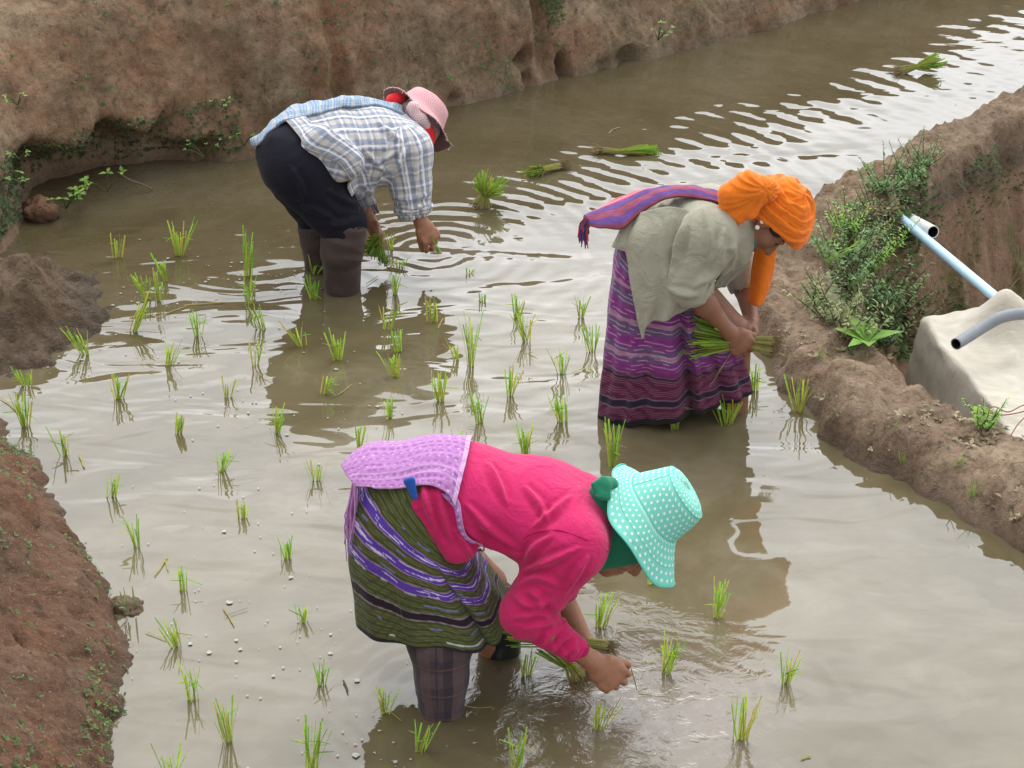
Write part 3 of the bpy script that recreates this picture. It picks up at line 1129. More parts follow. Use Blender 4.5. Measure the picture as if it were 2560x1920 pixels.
def strip(name, edge_a, edge_b, n, m, field, off, mat, parent, pattern=None, bulge=0.0, wob=0.004, seed=0, thick=0.004, proj=True, minoff=True):
    """cloth strip between two space curves, laid onto a body field"""
    A, B = catmull(edge_a, n), catmull(edge_b, n)
    W = np.linspace(0, 1, m)
    V = A[:, None] * (1 - W)[None, :, None] + B[:, None] * W[None, :, None]
    V = V + bulge * (4 * W * (1 - W))[None, :, None] * np.array([0, 0, 1.0])
    v = V.reshape(-1, 3)
    if field is not None and proj:
        if minoff:                      # push out only what lies inside
            for _ in range(10):
                d = field.at(v) - off
                v = v - np.where(d < 0, np.clip(d, -0.03, 0), 0)[:, None] * field.grad(v)
        else:
            v = field.project(v, off)
    q = v * 22.0 + seed
    v = v + wob * np.stack([pnoise(q), pnoise(q + 31), pnoise(q + 67)], 1)
    V = v.reshape(n, m, 3)
    u = np.concatenate([[0], np.cumsum(np.linalg.norm(np.diff(V[:, m // 2], axis=0), axis=1))])
    w = np.concatenate([[0], np.cumsum(np.linalg.norm(np.diff(V[n // 2], axis=0), axis=1))])
    U = np.stack(np.broadcast_arrays(u[:, None], w[None, :], 0.0), -1).reshape(-1, 3)
    at = {'suv': ('FLOAT_VECTOR', U)}
    if pattern is not None:
        at['col'] = ('FLOAT_COLOR', pattern(U[:, 0], U[:, 1]))
    o = mesh_obj(name, v, grid_faces(n, m), mat, parent, True, at)
    solidify(o, thick, 1.0)
    return o, V


def wrinkle(v, nrm, suv, amp, f_long=30.0, f_round=7.0, mask=None, seed=0):
    """cloth creases: ridges across the limb, finer and sharper where it bends"""
    p = np.stack([suv[:, 0] * f_long, suv[:, 1] * f_round, suv[:, 2] * 13.7 + seed], 1)
    p[:, 0] += 1.3 * pnoise(p * 0.4 + 5)
    a = 1 - np.abs(pnoise(p)) * 2.2
    b = pnoise(np.stack([suv[:, 0] * f_long * 0.45, suv[:, 1] * f_round * 1.6, suv[:, 2] * 7 + seed + 3], 1))
    h = amp * (0.65 * a + 0.8 * b)
    if mask is not None: h = h * mask
    return v + nrm * h[:, None]


def creases(v, n, curves, amp=0.006, w=3.2):
    """raise long soft folds along the given lines on the side of the cloth they were seen on"""
    d = v - CAM
    z = d @ np.array([0, _cp, -_sp])
    px = 512 + F_PX * d[:, 0] / z
    py = 384 - F_PX * (d @ np.array([0, _sp, _cp])) / z
    facing = sstep(0.0, 0.35, -(n * d).sum(1) / np.linalg.norm(d, axis=1))
    p = np.stack([px, py], 1)
    h = np.zeros(len(v))
    for c in curves:
        c = np.asarray(c, float)
        k = 1.0
        if c.shape[1] == 3:
            k = c[0, 2]; c = c[:, :2]
        m = len(c)
        c = catmull(np.concatenate([c, np.zeros((m, 1))], 1), 14)[:, :2]
        dd, par = poly_dist(p, c)
        t = par / 13.0
        wt = w * (0.7 + 0.6 * np.sin(np.clip(t, 0, 1) * 3.14))
        q = dd / wt
        h += k * np.sin(np.clip(t * 1.0, 0.0, 1) * 3.14) ** 0.6 * (1.25 * np.exp(-q ** 2) - 0.75 * np.exp(-((q - 1.5) / 0.9) ** 2))
    return v + n * (amp * h * facing)[:, None]


def garment(name, f, h, bones, mat, parent, amp=0.004, mask=None, seed=0, it=2, fl=26.0, fr=9.0, folds=None, famp=0.006, fw=3.2):
    v, q = f.mesh(h)
    v = relax(v, q, it)
    s = bone_coords(v, bones)
    n = vnormals(v, q)
    v = wrinkle(v, n, s, amp, fl, fr, mask(v) if mask is not None else None, seed)
    v = relax(v, q, 1, 0.4)
    if folds is not None:
        v = creases(v, n, folds, famp, fw)
    return mesh_obj(name, v, q, mat, parent, True, {'suv': ('FLOAT_VECTOR', s)}), v, q


def stripes(v, bands, base):
    """colour bands along v: list of (v0, v1, colour)"""
    c = np.tile(np.array(base, float), (len(v), 1))
    for a, b, k in bands:
        m = (v >= a) & (v < b)
        c[m] = k
    return c


def blade(bag, p0, p1, w, c0, c1, bend=0.0, n=4, face=None, tip=0.35, keel=0.25):
    """one narrow leaf from p0 to p1"""
    p0, p1 = np.asarray(p0, float), np.asarray(p1, float)
    d = p1 - p0; L = np.linalg.norm(d) + 1e-9; e = d / L
    if face is None:
        a = random.uniform(0, 6.28)
        face = np.array([math.cos(a), math.sin(a), 0.2])
    sd = unit(np.cross(e, face)); nn = np.cross(sd, e)
    V, C = [], []
    for i in range(n + 1):
        t = i / n
        p = p0 + d * t + nn * bend * L * (t * t) - np.array([0, 0, 1.0]) * abs(bend) * 0.4 * L * t * t
        ww = w * (0.75 + 0.5 * t - (1.25 - tip) * max(0, t - 0.6) * 2.0) * 0.5
        ww = max(ww, w * 0.12)
        c = np.asarray(c0) * (1 - t) + np.asarray(c1) * t
        V += [p - sd * ww, p + nn * ww * keel, p + sd * ww]
        C += [c, c * 0.92, c]
    F = []
    for i in range(n):
        a = 3 * i
        F += [(a, a + 1, a + 4, a + 3), (a + 1, a + 2, a + 5, a + 4)]
    bag.add(V, F, np.array(C))


GREENS = [(0.22, 0.45, 0.045), (0.16, 0.38, 0.04), (0.30, 0.52, 0.05), (0.13, 0.31, 0.04), (0.38, 0.52, 0.055)]
YELLOWS = [(0.56, 0.50, 0.07), (0.52, 0.44, 0.09), (0.60, 0.53, 0.10)]
PALE = (0.42, 0.46, 0.08)
M_ROOT = plain_mat('rice_roots', (0.25, 0.18, 0.095), 0.9, 0.1, 0.4, 60)


def bundle(label, root, neck, tip, spread_root, spread_tip, n, loc=None, group='tied bundles of rice seedlings', seed=0, droop=0.05, flat=1.0, dark=0.0):
    """sheaf of pulled seedlings: roots, pale stems gathered at the neck, fanned clipped leaves"""
    r = random.Random(seed)
    root, neck, tip = (np.asarray(q, float) for q in (root, neck, tip))
    ax = unit(tip - neck)
    s1 = unit(np.cross(ax, (0, 0, 1.0)) if abs(ax[2]) < 0.9 else np.cross(ax, (0, 1.0, 0))); s2 = np.cross(s1, ax)
    t = empty('rice_bundle', root if loc is None else loc, label, 'rice bundle', group)
    lv, st, rt = Bag(), Bag(), Bag()
    for i in range(n):
        a, q = r.uniform(0, 6.28), math.sqrt(r.random())
        o = q * (math.cos(a) * s1 + flat * math.sin(a) * s2)
        p0 = root + o * spread_root + ax * r.uniform(-0.01, 0.012)
        p1 = neck + o * 0.016
        p2 = tip + o * spread_tip + ax * r.uniform(-0.035, 0.015) * (1 + q)
        g = np.array(r.choice(GREENS)) * r.uniform(0.75, 1.15) * (1 - dark)
        if r.random() < 0.14: g = np.array(r.choice(YELLOWS)) * 0.85
        blade(st, p0, p1, 0.005, (0.42, 0.36, 0.16), PALE, 0, 1)
        blade(lv, p1, p2, r.uniform(0.0042, 0.0062), np.array(PALE) * 0.9 * (1 - dark), g, r.uniform(-0.08, 0.08) - droop * 0.3, 4, tip=0.75)
    for i in range(int(n * 1.1)):
        a, q = r.uniform(0, 6.28), math.sqrt(r.random())
        o = q * (math.cos(a) * s1 + flat * math.sin(a) * s2)
        p0 = root + o * spread_root
        p1 = p0 + (-ax * r.uniform(0.015, 0.055) + o * r.uniform(-0.01, 0.03) + np.array([r.gauss(0, .008) for _ in range(3)]))
        V, F = tube([p0, (p0 + p1) / 2 + np.array([r.gauss(0, .004) for _ in range(3)]), p1], [0.0012, 0.001, 0.0005], 3, False)
        rt.add(V, F)
    lv.build('leaves', LEAF, t); st.build('stems', LEAF, t); rt.build('roots', M_ROOT, t)
    return t

# ------------------------------------------------------------------ patterned cloth
def plaid_mat(name, base, bands, rough=0.9, var=0.15, fold=0.35, dirty=None):
    """bands = (axis 0 lengthwise / 1 round, period, centre, half width, colour, opacity)"""
    s = NT(name)
    sx = s.n.new('ShaderNodeSeparateXYZ'); s.l.new(s.attr('suv'), sx.inputs[0])
    o = s.obj()
    wob = s.math('MULTIPLY', s.math('SUBTRACT', s.noise(o, 9.0, 3), 0.5), 0.010)
    co = [s.math('ADD', sx.outputs[0], wob), s.math('ADD', sx.outputs[1], wob)]
    c = s.mix(s.rng(s.noise(o, 12.0, 4), 0.3, 0.7, 0, var), base, tuple(0.7 * q for q in base))
    for ax, per, ce, hw, colr, op in bands:
        f = s.math('FRACT', s.math('ADD', s.math('DIVIDE', co[ax], per), 100.5 - ce))
        d = s.math('MULTIPLY', s.math('ABSOLUTE', s.math('SUBTRACT', f, 0.5)), per)
        m = s.rng(d, hw, hw * 1.0 + 0.0012, op, 0.0)
        c = s.mix(m, c, colr)
    if dirty is not None:
        c = s.mix(s.rng(s.noise(o, 6.0, 5, 0.7), 0.5, 0.7, 0, 0.55), c, dirty)
    w = s.noise(o, 450.0, 2)
    h = s.math('ADD', s.math('MULTIPLY', w, 0.05), s.noise(o, 26.0, 4, 0.6, 0.4))
    return s.principled(c, rough, 0.15, s.bump(h, fold, 0.014), Sheen_Weight=0.1)


def dots_mat(name, base, dot, pitch, rad, rough=0.85):
    s = NT(name)
    sx = s.n.new('ShaderNodeSeparateXYZ'); s.l.new(s.attr('suv'), sx.inputs[0])
    o = s.obj()
    u = s.math('DIVIDE', sx.outputs[0], pitch); v = s.math('DIVIDE', sx.outputs[1], pitch * 0.86)
    row = s.math('FLOOR', v)
    u = s.math('ADD', u, s.math('MULTIPLY', row, 0.5))
    fu = s.math('SUBTRACT', s.math('FRACT', s.math('ADD', u, 100.0)), 0.5)
    fv = s.math('SUBTRACT', s.math('FRACT', s.math('ADD', v, 100.0)), 0.5)
    r = s.math('SQRT', s.math('ADD', s.math('MULTIPLY', fu, fu), s.math('MULTIPLY', s.math('MULTIPLY', fv, fv), 0.74)))
    m = s.rng(r, rad, rad + 0.07, 1.0, 0.0)
    b = s.mix(s.rng(s.noise(o, 10.0, 4), 0.35, 0.7, 0, 0.3), base, tuple(0.72 * q for q in base))
    c = s.mix(m, b, dot)
    c = s.mix(s.rng(s.noise(o, 16.0, 4, 0.6), 0.64, 0.74, 0, 0.35), c, (0.10, 0.10, 0.08))
    h = s.math('ADD', s.noise(o, 24.0, 3), s.math('MULTIPLY', s.noise(o, 500.0, 2), 0.05))
    return s.principled(c, rough, 0.2, s.bump(h, 0.25, 0.012))


M_PINK = cloth_mat('pink_jersey', (0.47, 0.014, 0.098), 0.85, 1400, 0.5, 0.12, 0.12)
M_SKIRT = attr_cloth('woven_sarong')
M_LILAC = attr_cloth('woven_lilac')
M_GREEN = cloth_mat('green_scarf_cloth', (0.012, 0.16, 0.085), 0.85, 900, 0.35)
M_BLUE = cloth_mat('blue_cloth', (0.015, 0.07, 0.30), 0.9)
M_HATDOT = dots_mat('polka_dot_cotton', (0.17, 0.53, 0.43), (0.62, 0.70, 0.66), 0.0185, 0.165)
M_SEAM = plain_mat('seam_thread', (0.13, 0.50, 0.40), 0.9, 0.1)
M_LEGPLAID = plaid_mat('dark_plaid_leggings', (0.052, 0.037, 0.045), [(0, 0.085, 0.5, 0.022, (0.085, 0.055, 0.058), 0.7), (1, 0.075, 0.4, 0.018, (0.10, 0.065, 0.062), 0.6),
                                                                   (1, 0.075, 0.8, 0.012, (0.022, 0.02, 0.028), 0.6), (0, 0.085, 0.1, 0.002, (0.16, 0.07, 0.05), 0.5)])
M_BOOT = plain_mat('black_rubber', (0.018, 0.017, 0.018), 0.35, 0.5, 0.3, 12, 0.15)
M_EYE = plain_mat('dark_eye', (0.012, 0.008, 0.007), 0.15, 0.6, 0.0)
M_HAIR = plain_mat('black_hair', (0.010, 0.009, 0.009), 0.45, 0.5, 0.2, 200, 0.6)
M_PURPLE = attr_cloth('purple_cloth')

# ------------------------------------------------------------------ woman in pink (front)
Y0 = 4.86
YN = Y0 - 0.19


def p0(x, y, d=0.0): return P(x, y, Y0 + d)


f_base = G(441, 710)
fb = Field()
fb.add(seg(p0(398, 520, -.04), p0(400, 505, .07), .10, .10), .03)
fb.add(seg(p0(405, 500), p0(470, 497), (.135, .105), (.12, .085)), .04)
fb.add(seg(p0(470, 497), p0(540, 514), (.12, .085), (.14, .10)), .03)
fb.add(seg(p0(540, 514), p0(582, 521), (.14, .10), (.12, .07)), .03)
fb.add(seg(p0(585, 521), p0(620, 525), .055, .05), .02)
F_UP, F_FW = (.85, -.04, .60), (.58, -.16, -.80)
LF, AF = head(fb, p0(625, 536, -.03), (.86, -.10, .50), (.50, -.20, -.85), 1.0)
kn = P(438, 628, 4.74)
fb.add(seg(p0(412, 548, -.05), kn, .075, .058), .03)
fb.add(seg(kn, f_base - np.array([0, 0, .22]), .06, .042), .02)
fk = P(486, 585, 5.0)
fb.add(seg(p0(412, 520, .10), fk, .095, .06), .03)
fb.add(seg(fk, G(503, 650) - np.array([0, 0, .22]), .055, .04), .02)
fe = P(526, 612, YN)
fw = P(594, 662, YN + .01)
fb.add(seg(p0(572, 546, -.16), fe, .055, .043), .03)
fb.add(seg(fe, P(548, 631, YN), .042, .042), .015)
fb.add(seg(P(548, 631, YN), fw, .042, (.029, .024)), .015)
hand(fb, fw, P(630, 694, YN + .02) - fw, (.05, .80, -.50), (.35, .25, .85), [.44, .44, .48, .54], .03, 1.1, (.86, .30, .42), .18)
fe2 = P(557, 590, Y0 + .17)
fw2 = P(588, 648, Y0 + .09)
fb.add(seg(p0(577, 507, .16), fe2, .052, .042), .03)
fb.add(seg(fe2, fw2, .041, (.028, .024)), .015)
hand(fb, fw2, P(596, 668, Y0 + .05) - fw2, (-.2, -.6, -.7), (.6, -.6, .2), .85, .04, 0.95)
v, q = fb.mesh(0.0042)
v = relax(v, q, 1, 0.4)
front_woman = mesh_obj('person', v, q, SKIN, None, True, loc=f_base)
tag(front_woman, 'woman in bright pink top, turquoise polka dot hat and green striped skirt bending over', 'person', 'women transplanting rice')
for sg in (-1, 1):
    e = Field().add(ell(LF(sg * .031, .0745, .010), (.0125, .0125, .0125)))
    v, q = e.mesh(.003)
    mesh_obj('eye', v, q, M_EYE, front_woman)

# pink top
fs = Field()
fs.add(seg(p0(436, 487), p0(470, 491), (.158, .108), (.158, .112)), .03)
fs.add(seg(p0(470, 491), p0(540, 511), (.158, .112), (.178, .128)), .04)
fs.add(seg(p0(540, 511), p0(586, 521), (.178, .128), (.15, .098)), .04)
fs.add(seg(p0(558, 528, -.09), p0(572, 545, -.165), .105, .092), .05)
fs.add(seg(p0(562, 505, .09), p0(576, 503, .165), .10, .085), .05)
fs.add(seg(p0(588, 521), p0(598, 523), .080, .070), .03)
fs.add(seg(p0(571, 548, -.165), fe, .090, .067), .03)
fs.add(seg(fe, P(577, 651, YN), .064, .036), .03)
fs.add(seg(p0(577, 505, .165), P(558, 590, Y0 + .17), .085, .058), .04)
fs.add(seg(p0(426, 500, -.125), p0(461, 549, -.15), (.038, .052), (.036, .052)), .012)
fs.sub(seg(P(568, 646, YN), P(600, 668, YN), .031, .031), .004)
fs.sub(seg(P(560, 583, Y0 + .17), P(556, 612, Y0 + .17), .05, .05), .004)
bones_f = [(p0(430, 490), p0(590, 520), .15, 0, (0, 1, 0), (0, 0, -1)), (p0(572, 546, -.165), fe, .08, 0, (0, 1, 0), (0, 1, 0)),
           (fe, P(577, 651, YN), .05, .3, (0, 1, 0), (0, 1, 0)), (p0(430, 504, -.125), p0(462, 550, -.15), .05, 0, (0, 1, 0), (0, 1, 0))]


def fmask(v):
    d = np.linalg.norm(v - fe, axis=1)
    c = np.linalg.norm(v - P(574, 650, YN), axis=1)
    s = np.linalg.norm(v - p0(545, 555, -.16), axis=1)
    w = np.linalg.norm(v - p0(470, 510, -.13), axis=1)
    return 0.35 + 1.1 * np.exp(-(d / .12) ** 2) + 1.0 * np.exp(-(c / .09) ** 2) + 0.9 * np.exp(-(s / .10) ** 2) + 0.7 * np.exp(-(w / .1) ** 2)


FOLDS_F = [[(465.0, 502.9), (488.2, 528.0), (519.0, 551.2)], [(463.1, 528.0), (488.2, 545.4), (522.9, 556.9)], [(468.9, 539.6), (493.9, 553.1), (515.2, 562.7)], [(522.9, 485.6), (538.3, 502.9), (548.0, 522.2)], [(488.2, 462.4), (497.8, 483.7), (507.4, 506.8)], [(571.1, 495.2), (551.8, 512.6), (532.5, 528.0)], [(524.8, 562.7), (534.5, 547.3), (551.8, 535.7)], [(521.0, 572.4), (546.0, 562.7), (580.7, 547.3)], [(515.2, 587.8), (538.3, 577.2), (561.5, 587.8)], [(513.2, 595.5), (532.5, 607.1), (553.7, 599.4)], [(530.6, 589.7), (539.3, 599.4), (542.2, 611.0)], [(513.2, 618.7), (538.3, 614.8), (556.6, 623.5)], [(522.9, 630.2), (542.2, 624.5), (557.6, 627.3)], [(559.5, 657.2), (569.2, 649.5), (576.9, 641.8)], [(549.9, 651.5), (559.5, 641.8), (571.1, 633.1)], [(540.2, 644.7), (549.9, 635.1), (562.4, 628.3)], [(569.2, 661.1), (575.0, 653.4), (578.8, 645.7)], [(438.0, 483.7), (441.9, 512.6), (453.4, 543.4)], [(422.6, 479.8), (426.4, 502.9), (438.0, 533.8)], [(453.4, 528.0), (465.0, 543.4), (472.7, 558.9)], [(588.5, 555.0), (575.0, 576.2), (563.4, 593.6)]]
shirt_f, sv, sq = garment('shirt', fs, .0055, bones_f, M_PINK, front_woman, .0065, fmask, 3, 2, 15, 6, FOLDS_F, .0105, 3.3)
# rolled cuff and shoulder seam
V, Fc = tube([P(575, 650.5, YN), P(578, 652.5, YN)], [.0385, .0375], 20, False)
ring = Bag()
th = np.linspace(0, 2 * math.pi, 25)
axc = unit(P(577, 651, YN) - fe); c1 = unit(np.cross(axc, (0, 1, 0))); c2 = np.cross(axc, c1)
pth = np.array([P(576, 650.5, YN) + .035 * (math.cos(t) * c1 + math.sin(t) * c2) for t in th])
V, Fc = tube(pth, .0055, 6, False); ring.add(V, Fc)
ring.build('cuff', M_PINK, shirt_f)
sm = fs.project(np.array([p0(x, y, d) for x, y, d in ((517, 548, -.2), (524, 538, -.2), (535, 532, -.2), (550, 531, -.2), (566, 536, -.2), (580, 543, -.2), (591, 549, -.18))]), .0006)
V, Fc = tube(catmull(sm, 24), .0022, 5); Bag().add(V, Fc).build('shoulder_seam', plain_mat('pink_seam', (0.42, 0.012, 0.09), 0.9, 0.1), shirt_f)

# leggings and boot
ft = Field()
ft.add(seg(P(440, 612, 4.77), P(440, 640, 4.745), .080, .086), .02)
ft.add(seg(P(440, 640, 4.745), P(441, 678, 4.72), .086, .070), .03)
ft.add(seg(P(441, 678, 4.72), f_base - np.array([0, 0, .10]), .069, .057), .03)
leg_bones = [(P(438, 600, 4.75), f_base, .075, 0, (0, 1, 0), (0, 1, 0))]
leg_f, _, _ = garment('leggings', ft, .006, leg_bones, M_LEGPLAID, front_woman, .006, None, 9, 2, 14, 9)
fo = Field()
fo.add(seg(P(494, 600, 5.0), P(500, 630, 5.01), .066, .058), .02)
fo.add(seg(P(500, 630, 5.01), G(503, 652) - np.array([0, 0, .12]), .058, .052), .02)
garment('boot', fo, .006, [(P(494, 600, 5.0), G(503, 652), .06, 0, (0, 1, 0), (0, 1, 0))], M_BOOT, front_woman, .004, None, 4)

# skirt
rings_f = [(p0(436, 450), p0(464, 520), .13), (p0(400, 455), p0(460, 536), .155), (p0(374, 468), p0(465, 549), .172), (p0(358, 488), p0(474, 561), .182),
           (p0(351, 515), p0(484, 573), .188), (p0(352, 545), p0(494, 584), .195), (p0(356, 578), p0(503, 596), .20), (p0(361, 607), p0(509, 606), .205)]
V, UV = rings_mesh(rings_f, 210, 360, .013, 5, 4)
nv_s, nu_s = V.shape[:2]
g = np.linspace(0, 1, nv_s)[:, None].repeat(nu_s, 1)
tt = np.linspace(0, 2 * math.pi, nu_s, endpoint=False)[None, :].repeat(nv_s, 0)
# front hem corner hangs lower on the near side
near_front = np.exp(-((np.mod(tt - 5.35 + math.pi, 2 * math.pi) - math.pi) / .35) ** 2) * g ** 3
V[:, :, 2] -= .035 * near_front
V[:, :, 0] += .01 * near_front
# a pleat that folds the near side inwards from the crease at the hip
pl = np.exp(-((np.mod(tt - 4.9 - .5 * g + math.pi, 2 * math.pi) - math.pi) / .09) ** 2) * sstep(.25, .6, g)
V[:, :, 1] += .030 * pl
q3 = V.reshape(-1, 3) * 8.0
V = V + (.006 * np.stack([pnoise(q3), pnoise(q3 + 9), pnoise(q3 + 23)], 1)).reshape(V.shape)
gg = (g + .010 * np.sin(tt * 5 + 1) * g).ravel(); uu = UV[:, :, 0].ravel()


def sarong_green(g, u):
    n1 = pnoise(np.stack([u * 260, g * 9, 0 * u], 1))
    n2 = pnoise(np.stack([u * 22, g * 170, 0 * u + 4], 1))
    lane = np.floor(g / .021)
    st = np.mod(g, .021) / .021
    c = np.where((np.mod(lane, 2) < 1)[:, None], np.array([.082, .095, .026]), np.array([.056, .066, .020]))
    c = np.where((st < .16)[:, None], np.array([.15, .155, .065]), c)
    # broken white / blue ikat dashes on some lanes
    dash = (np.mod(lane, 7) == 3) & (st > .2) & (st < .75)
    on = pnoise(np.stack([u * 24, lane * 3.3, 0 * u + 8], 1)) > .18
    c = np.where((dash & on)[:, None], np.array([.50, .54, .56]), c)
    dash2 = (np.mod(lane, 7) == 6) & (st > .2) & (st < .7)
    on2 = pnoise(np.stack([u * 24, lane * 5.1, 0 * u + 18], 1)) > .22
    c = np.where((dash2 & on2)[:, None], np.array([.16, .17, .38]), c)
    for a, b in ((.34, .395), (.475, .530), (.600, .652)):
        m = (g > a) & (g < b)
        k = 1.3 * pnoise(np.stack([u * 15, g * 85, 0 * u + a * 50], 1)) + .2 * n1 + .55 * np.cos((g - (a + b) / 2) / (b - a) * 3.0) - .35
        ik = np.where((k > .42)[:, None], np.array([.62, .58, .74]), np.array([.105, .045, .36]))
        c = np.where(m[:, None], ik, c)
        e = ((g > a - .007) & (g <= a)) | ((g >= b) & (g < b + .007))
        c = np.where(e[:, None], np.array([.33, .19, .30]), c)
    m = (g > .775) & (g < .815)
    c = np.where(m[:, None], np.array([.020, .012, .020]), c)
    e = ((g > .768) & (g <= .775)) | ((g >= .815) & (g < .822))
    c = np.where(e[:, None], np.array([.26, .20, .22]), c)
    c = np.where((g > .985)[:, None], np.array([.018, .016, .022]), c)
    return c * (1 + .25 * n2[:, None])


skirt_f = mesh_obj('skirt', V.reshape(-1, 3), grid_faces(nv_s, nu_s, wrap_v=True), M_SKIRT, front_woman, True, {'col': ('FLOAT_COLOR', np.clip(sarong_green(gg, uu), 0, 1))})
solidify(skirt_f, .004, 1.0)
# vertical seam in the cloth
sx_i = int(nu_s * (4.45 / (2 * math.pi)))
pth = V[int(nv_s * .62):-1:3, sx_i] + np.array([0, -.0035, 0])
Vt, Ft = tube(pth, .0012, 4); Bag().add(Vt, Ft).build('skirt_seam', plain_mat('pale_thread', (0.22, 0.22, 0.15), 0.9, 0.1), skirt_f)

# hull used to lay the shawl on
fh = Field()
fh.ops = list(fs.ops)
fh.add(seg(p0(388, 503), p0(440, 492), (.185, .150), (.158, .112)), .04)

Mu, Mp = (.41, .19, .42), (.31, .105, .33)


def lilac(u, w):
    c = np.tile(np.array(Mu), (len(u), 1))
    lane = np.mod(w, .024) / .024
    c = np.where(((lane > .35) & (lane < .75) & (np.mod(u + .004 * np.floor(w / .024), .022) / .022 < .55))[:, None], np.array(Mp), c)
    c = np.where((lane < .07)[:, None], np.array([.54, .31, .55]), c)
    d = (np.mod(u, .026) < .005) & (np.mod(w, .048) < .010) & (np.mod(w, .048) > .005)
    c = np.where(d[:, None], np.array([.60, .46, .61]), c)
    return c * (1 + .2 * pnoise(np.stack([u * 90, w * 90, 0 * u], 1))[:, None])


near_edge = [p0(356, 487, -.10), p0(374, 483, -.15), p0(396, 478, -.16), p0(415, 475, -.16), p0(434, 481, -.16), p0(448, 493, -.165), p0(455, 507, -.17)]
far_edge = [p0(356, 470, .10), p0(372, 458, .13), p0(395, 450, .14), p0(420, 447, .14), p0(440, 446, .14), p0(460, 447, .14), p0(472, 449, .14)]
top_mid = [p0(357, 480, .0), p0(368, 464, -.02), p0(393, 450, -.02), p0(420, 444, -.01), p0(444, 444, -.01), p0(458, 452, -.02), p0(467, 464, -.04)]
A, M_, B_ = catmull(near_edge, 110), catmull(top_mid, 110), catmull(far_edge, 110)
W = np.linspace(0, 1, 70)[None, :, None]
V = A[:, None] * (1 - W) * (1 - 2 * W) + M_[:, None] * 4 * W * (1 - W) + B_[:, None] * W * (2 * W - 1)
v = fh.project(V.reshape(-1, 3), .0125, 10)
q3 = v * 16.0
v = v + vnormals(v, grid_faces(110, 70)) * 0 + .006 * np.stack([0 * q3[:, 0], 0 * q3[:, 0], np.abs(pnoise(q3 * np.array([.3, 2.2, 1])))], 1)
V = v.reshape(110, 70, 3)
ua = np.concatenate([[0], np.cumsum(np.linalg.norm(np.diff(V[:, 35], axis=0), axis=1))])
wa = np.concatenate([[0], np.cumsum(np.linalg.norm(np.diff(V[60], axis=0), axis=1))])
U, Wc = np.meshgrid(ua, wa, indexing='ij')
cl = lilac(U.ravel(), Wc.ravel())
edge = (U.ravel() > ua[-1] - .016)
cl[edge] = np.where((np.mod(Wc.ravel()[edge], .008) < .004)[:, None], np.array([.60, .42, .61]), np.array([.46, .22, .48]))
shawl = mesh_obj('shawl', v, grid_faces(110, 70), M_LILAC, front_woman, True, {'col': ('FLOAT_COLOR', np.clip(cl, 0, 1))})
solidify(shawl, .0035, 0)
strip('shawl_strap', [p0(455, 490, -.17), p0(461, 510, -.18), p0(464, 525, -.175), p0(472, 538, -.16), p0(482, 550, -.13)],
      [p0(444, 492, -.17), p0(454, 510, -.18), p0(459, 527, -.178), p0(466, 541, -.165), p0(477, 553, -.13)], 40, 8, fs, .012, M_LILAC, shawl, lilac, minoff=False)
fr = Bag()
for i in range(46):
    a = p0(353 + random.uniform(-2, 5), 487 + random.uniform(-4, 6), random.uniform(-.12, -.02))
    ln = random.uniform(.14, .23)
    b = a + np.array([random.gauss(-.012, .010), random.gauss(-.01, .01), -ln])
    Vt, Ft = tube([a, (a + b) / 2 + np.array([random.gauss(-.004, .004), 0, 0]), b], [.0016, .0018, .0012], 4, False)
    fr.add(Vt, Ft, np.array([.52, .24, .52]) * random.uniform(.7, 1.25))
fr.build('shawl_fringe', M_LILAC, shawl)
bl = Field().add(seg(p0(409, 480, -.14), p0(415, 498, -.155), (.008, .018), (.006, .008)), .01)
v, q = bl.mesh(.005); mesh_obj('blue_waistband', v, q, M_BLUE, front_woman)

# scarf round the head and neck
fg = Field()
fg.add(ell(LF(0, -.010, .01), (.088, .106, .112), AF), .02)
fg.add(ell(LF(0, .002, -.08), (.066, .062, .05), AF), .03)
fg.add(seg(p0(597, 523), p0(622, 524), .076, .080), .04)
fg.add(seg(p0(604, 493, -.02), p0(606, 520, -.04), .040, .05), .03)
fg.add(seg(p0(602, 530, -.02), p0(601, 548, -.03), .060, .045), .03)
fg.sub(ell(LF(0, .142, -.030), (.13, .092, .135), AF), .010)
sc_f, _, _ = garment('head_scarf', fg, .0055, [(p0(598, 521), p0(660, 500), .09, 0, (0, 1, 0), (0, 1, 0))], M_GREEN, front_woman, .005, None, 21, 2, 9, 20)
fk_ = Field().add(seg(p0(611, 484, -.03), p0(604, 483, -.05), (.022, .020), (.020, .018)), .01)
fk_.add(seg(p0(605, 481, -.05), p0(595, 489, -.07), (.008, .016), (.006, .022)), .008)
fk_.add(seg(p0(606, 484, -.06), p0(603, 498, -.085), (.008, .015), (.006, .022)), .008)
garment('scarf_knot', fk_, .004, [(p0(612, 482), p0(590, 490), .03, 0, (0, 1, 0), (0, 1, 0))], M_GREEN, sc_f, .003, None, 8)

# sun hat
hatc = p0(656, 508, -.005)
hu = unit(F_UP)


def droop_f(t, r, h, g):
    b = sstep(.55, 1, g)
    r = r * (1 + b * (.16 * math.cos(t) - .03 * math.cos(2 * t)))
    h = h + b * (-.030 * math.cos(t) * 0.7 + .016 * math.sin(2 * t + .6) + .010 * math.sin(5 * t))
    return r, h


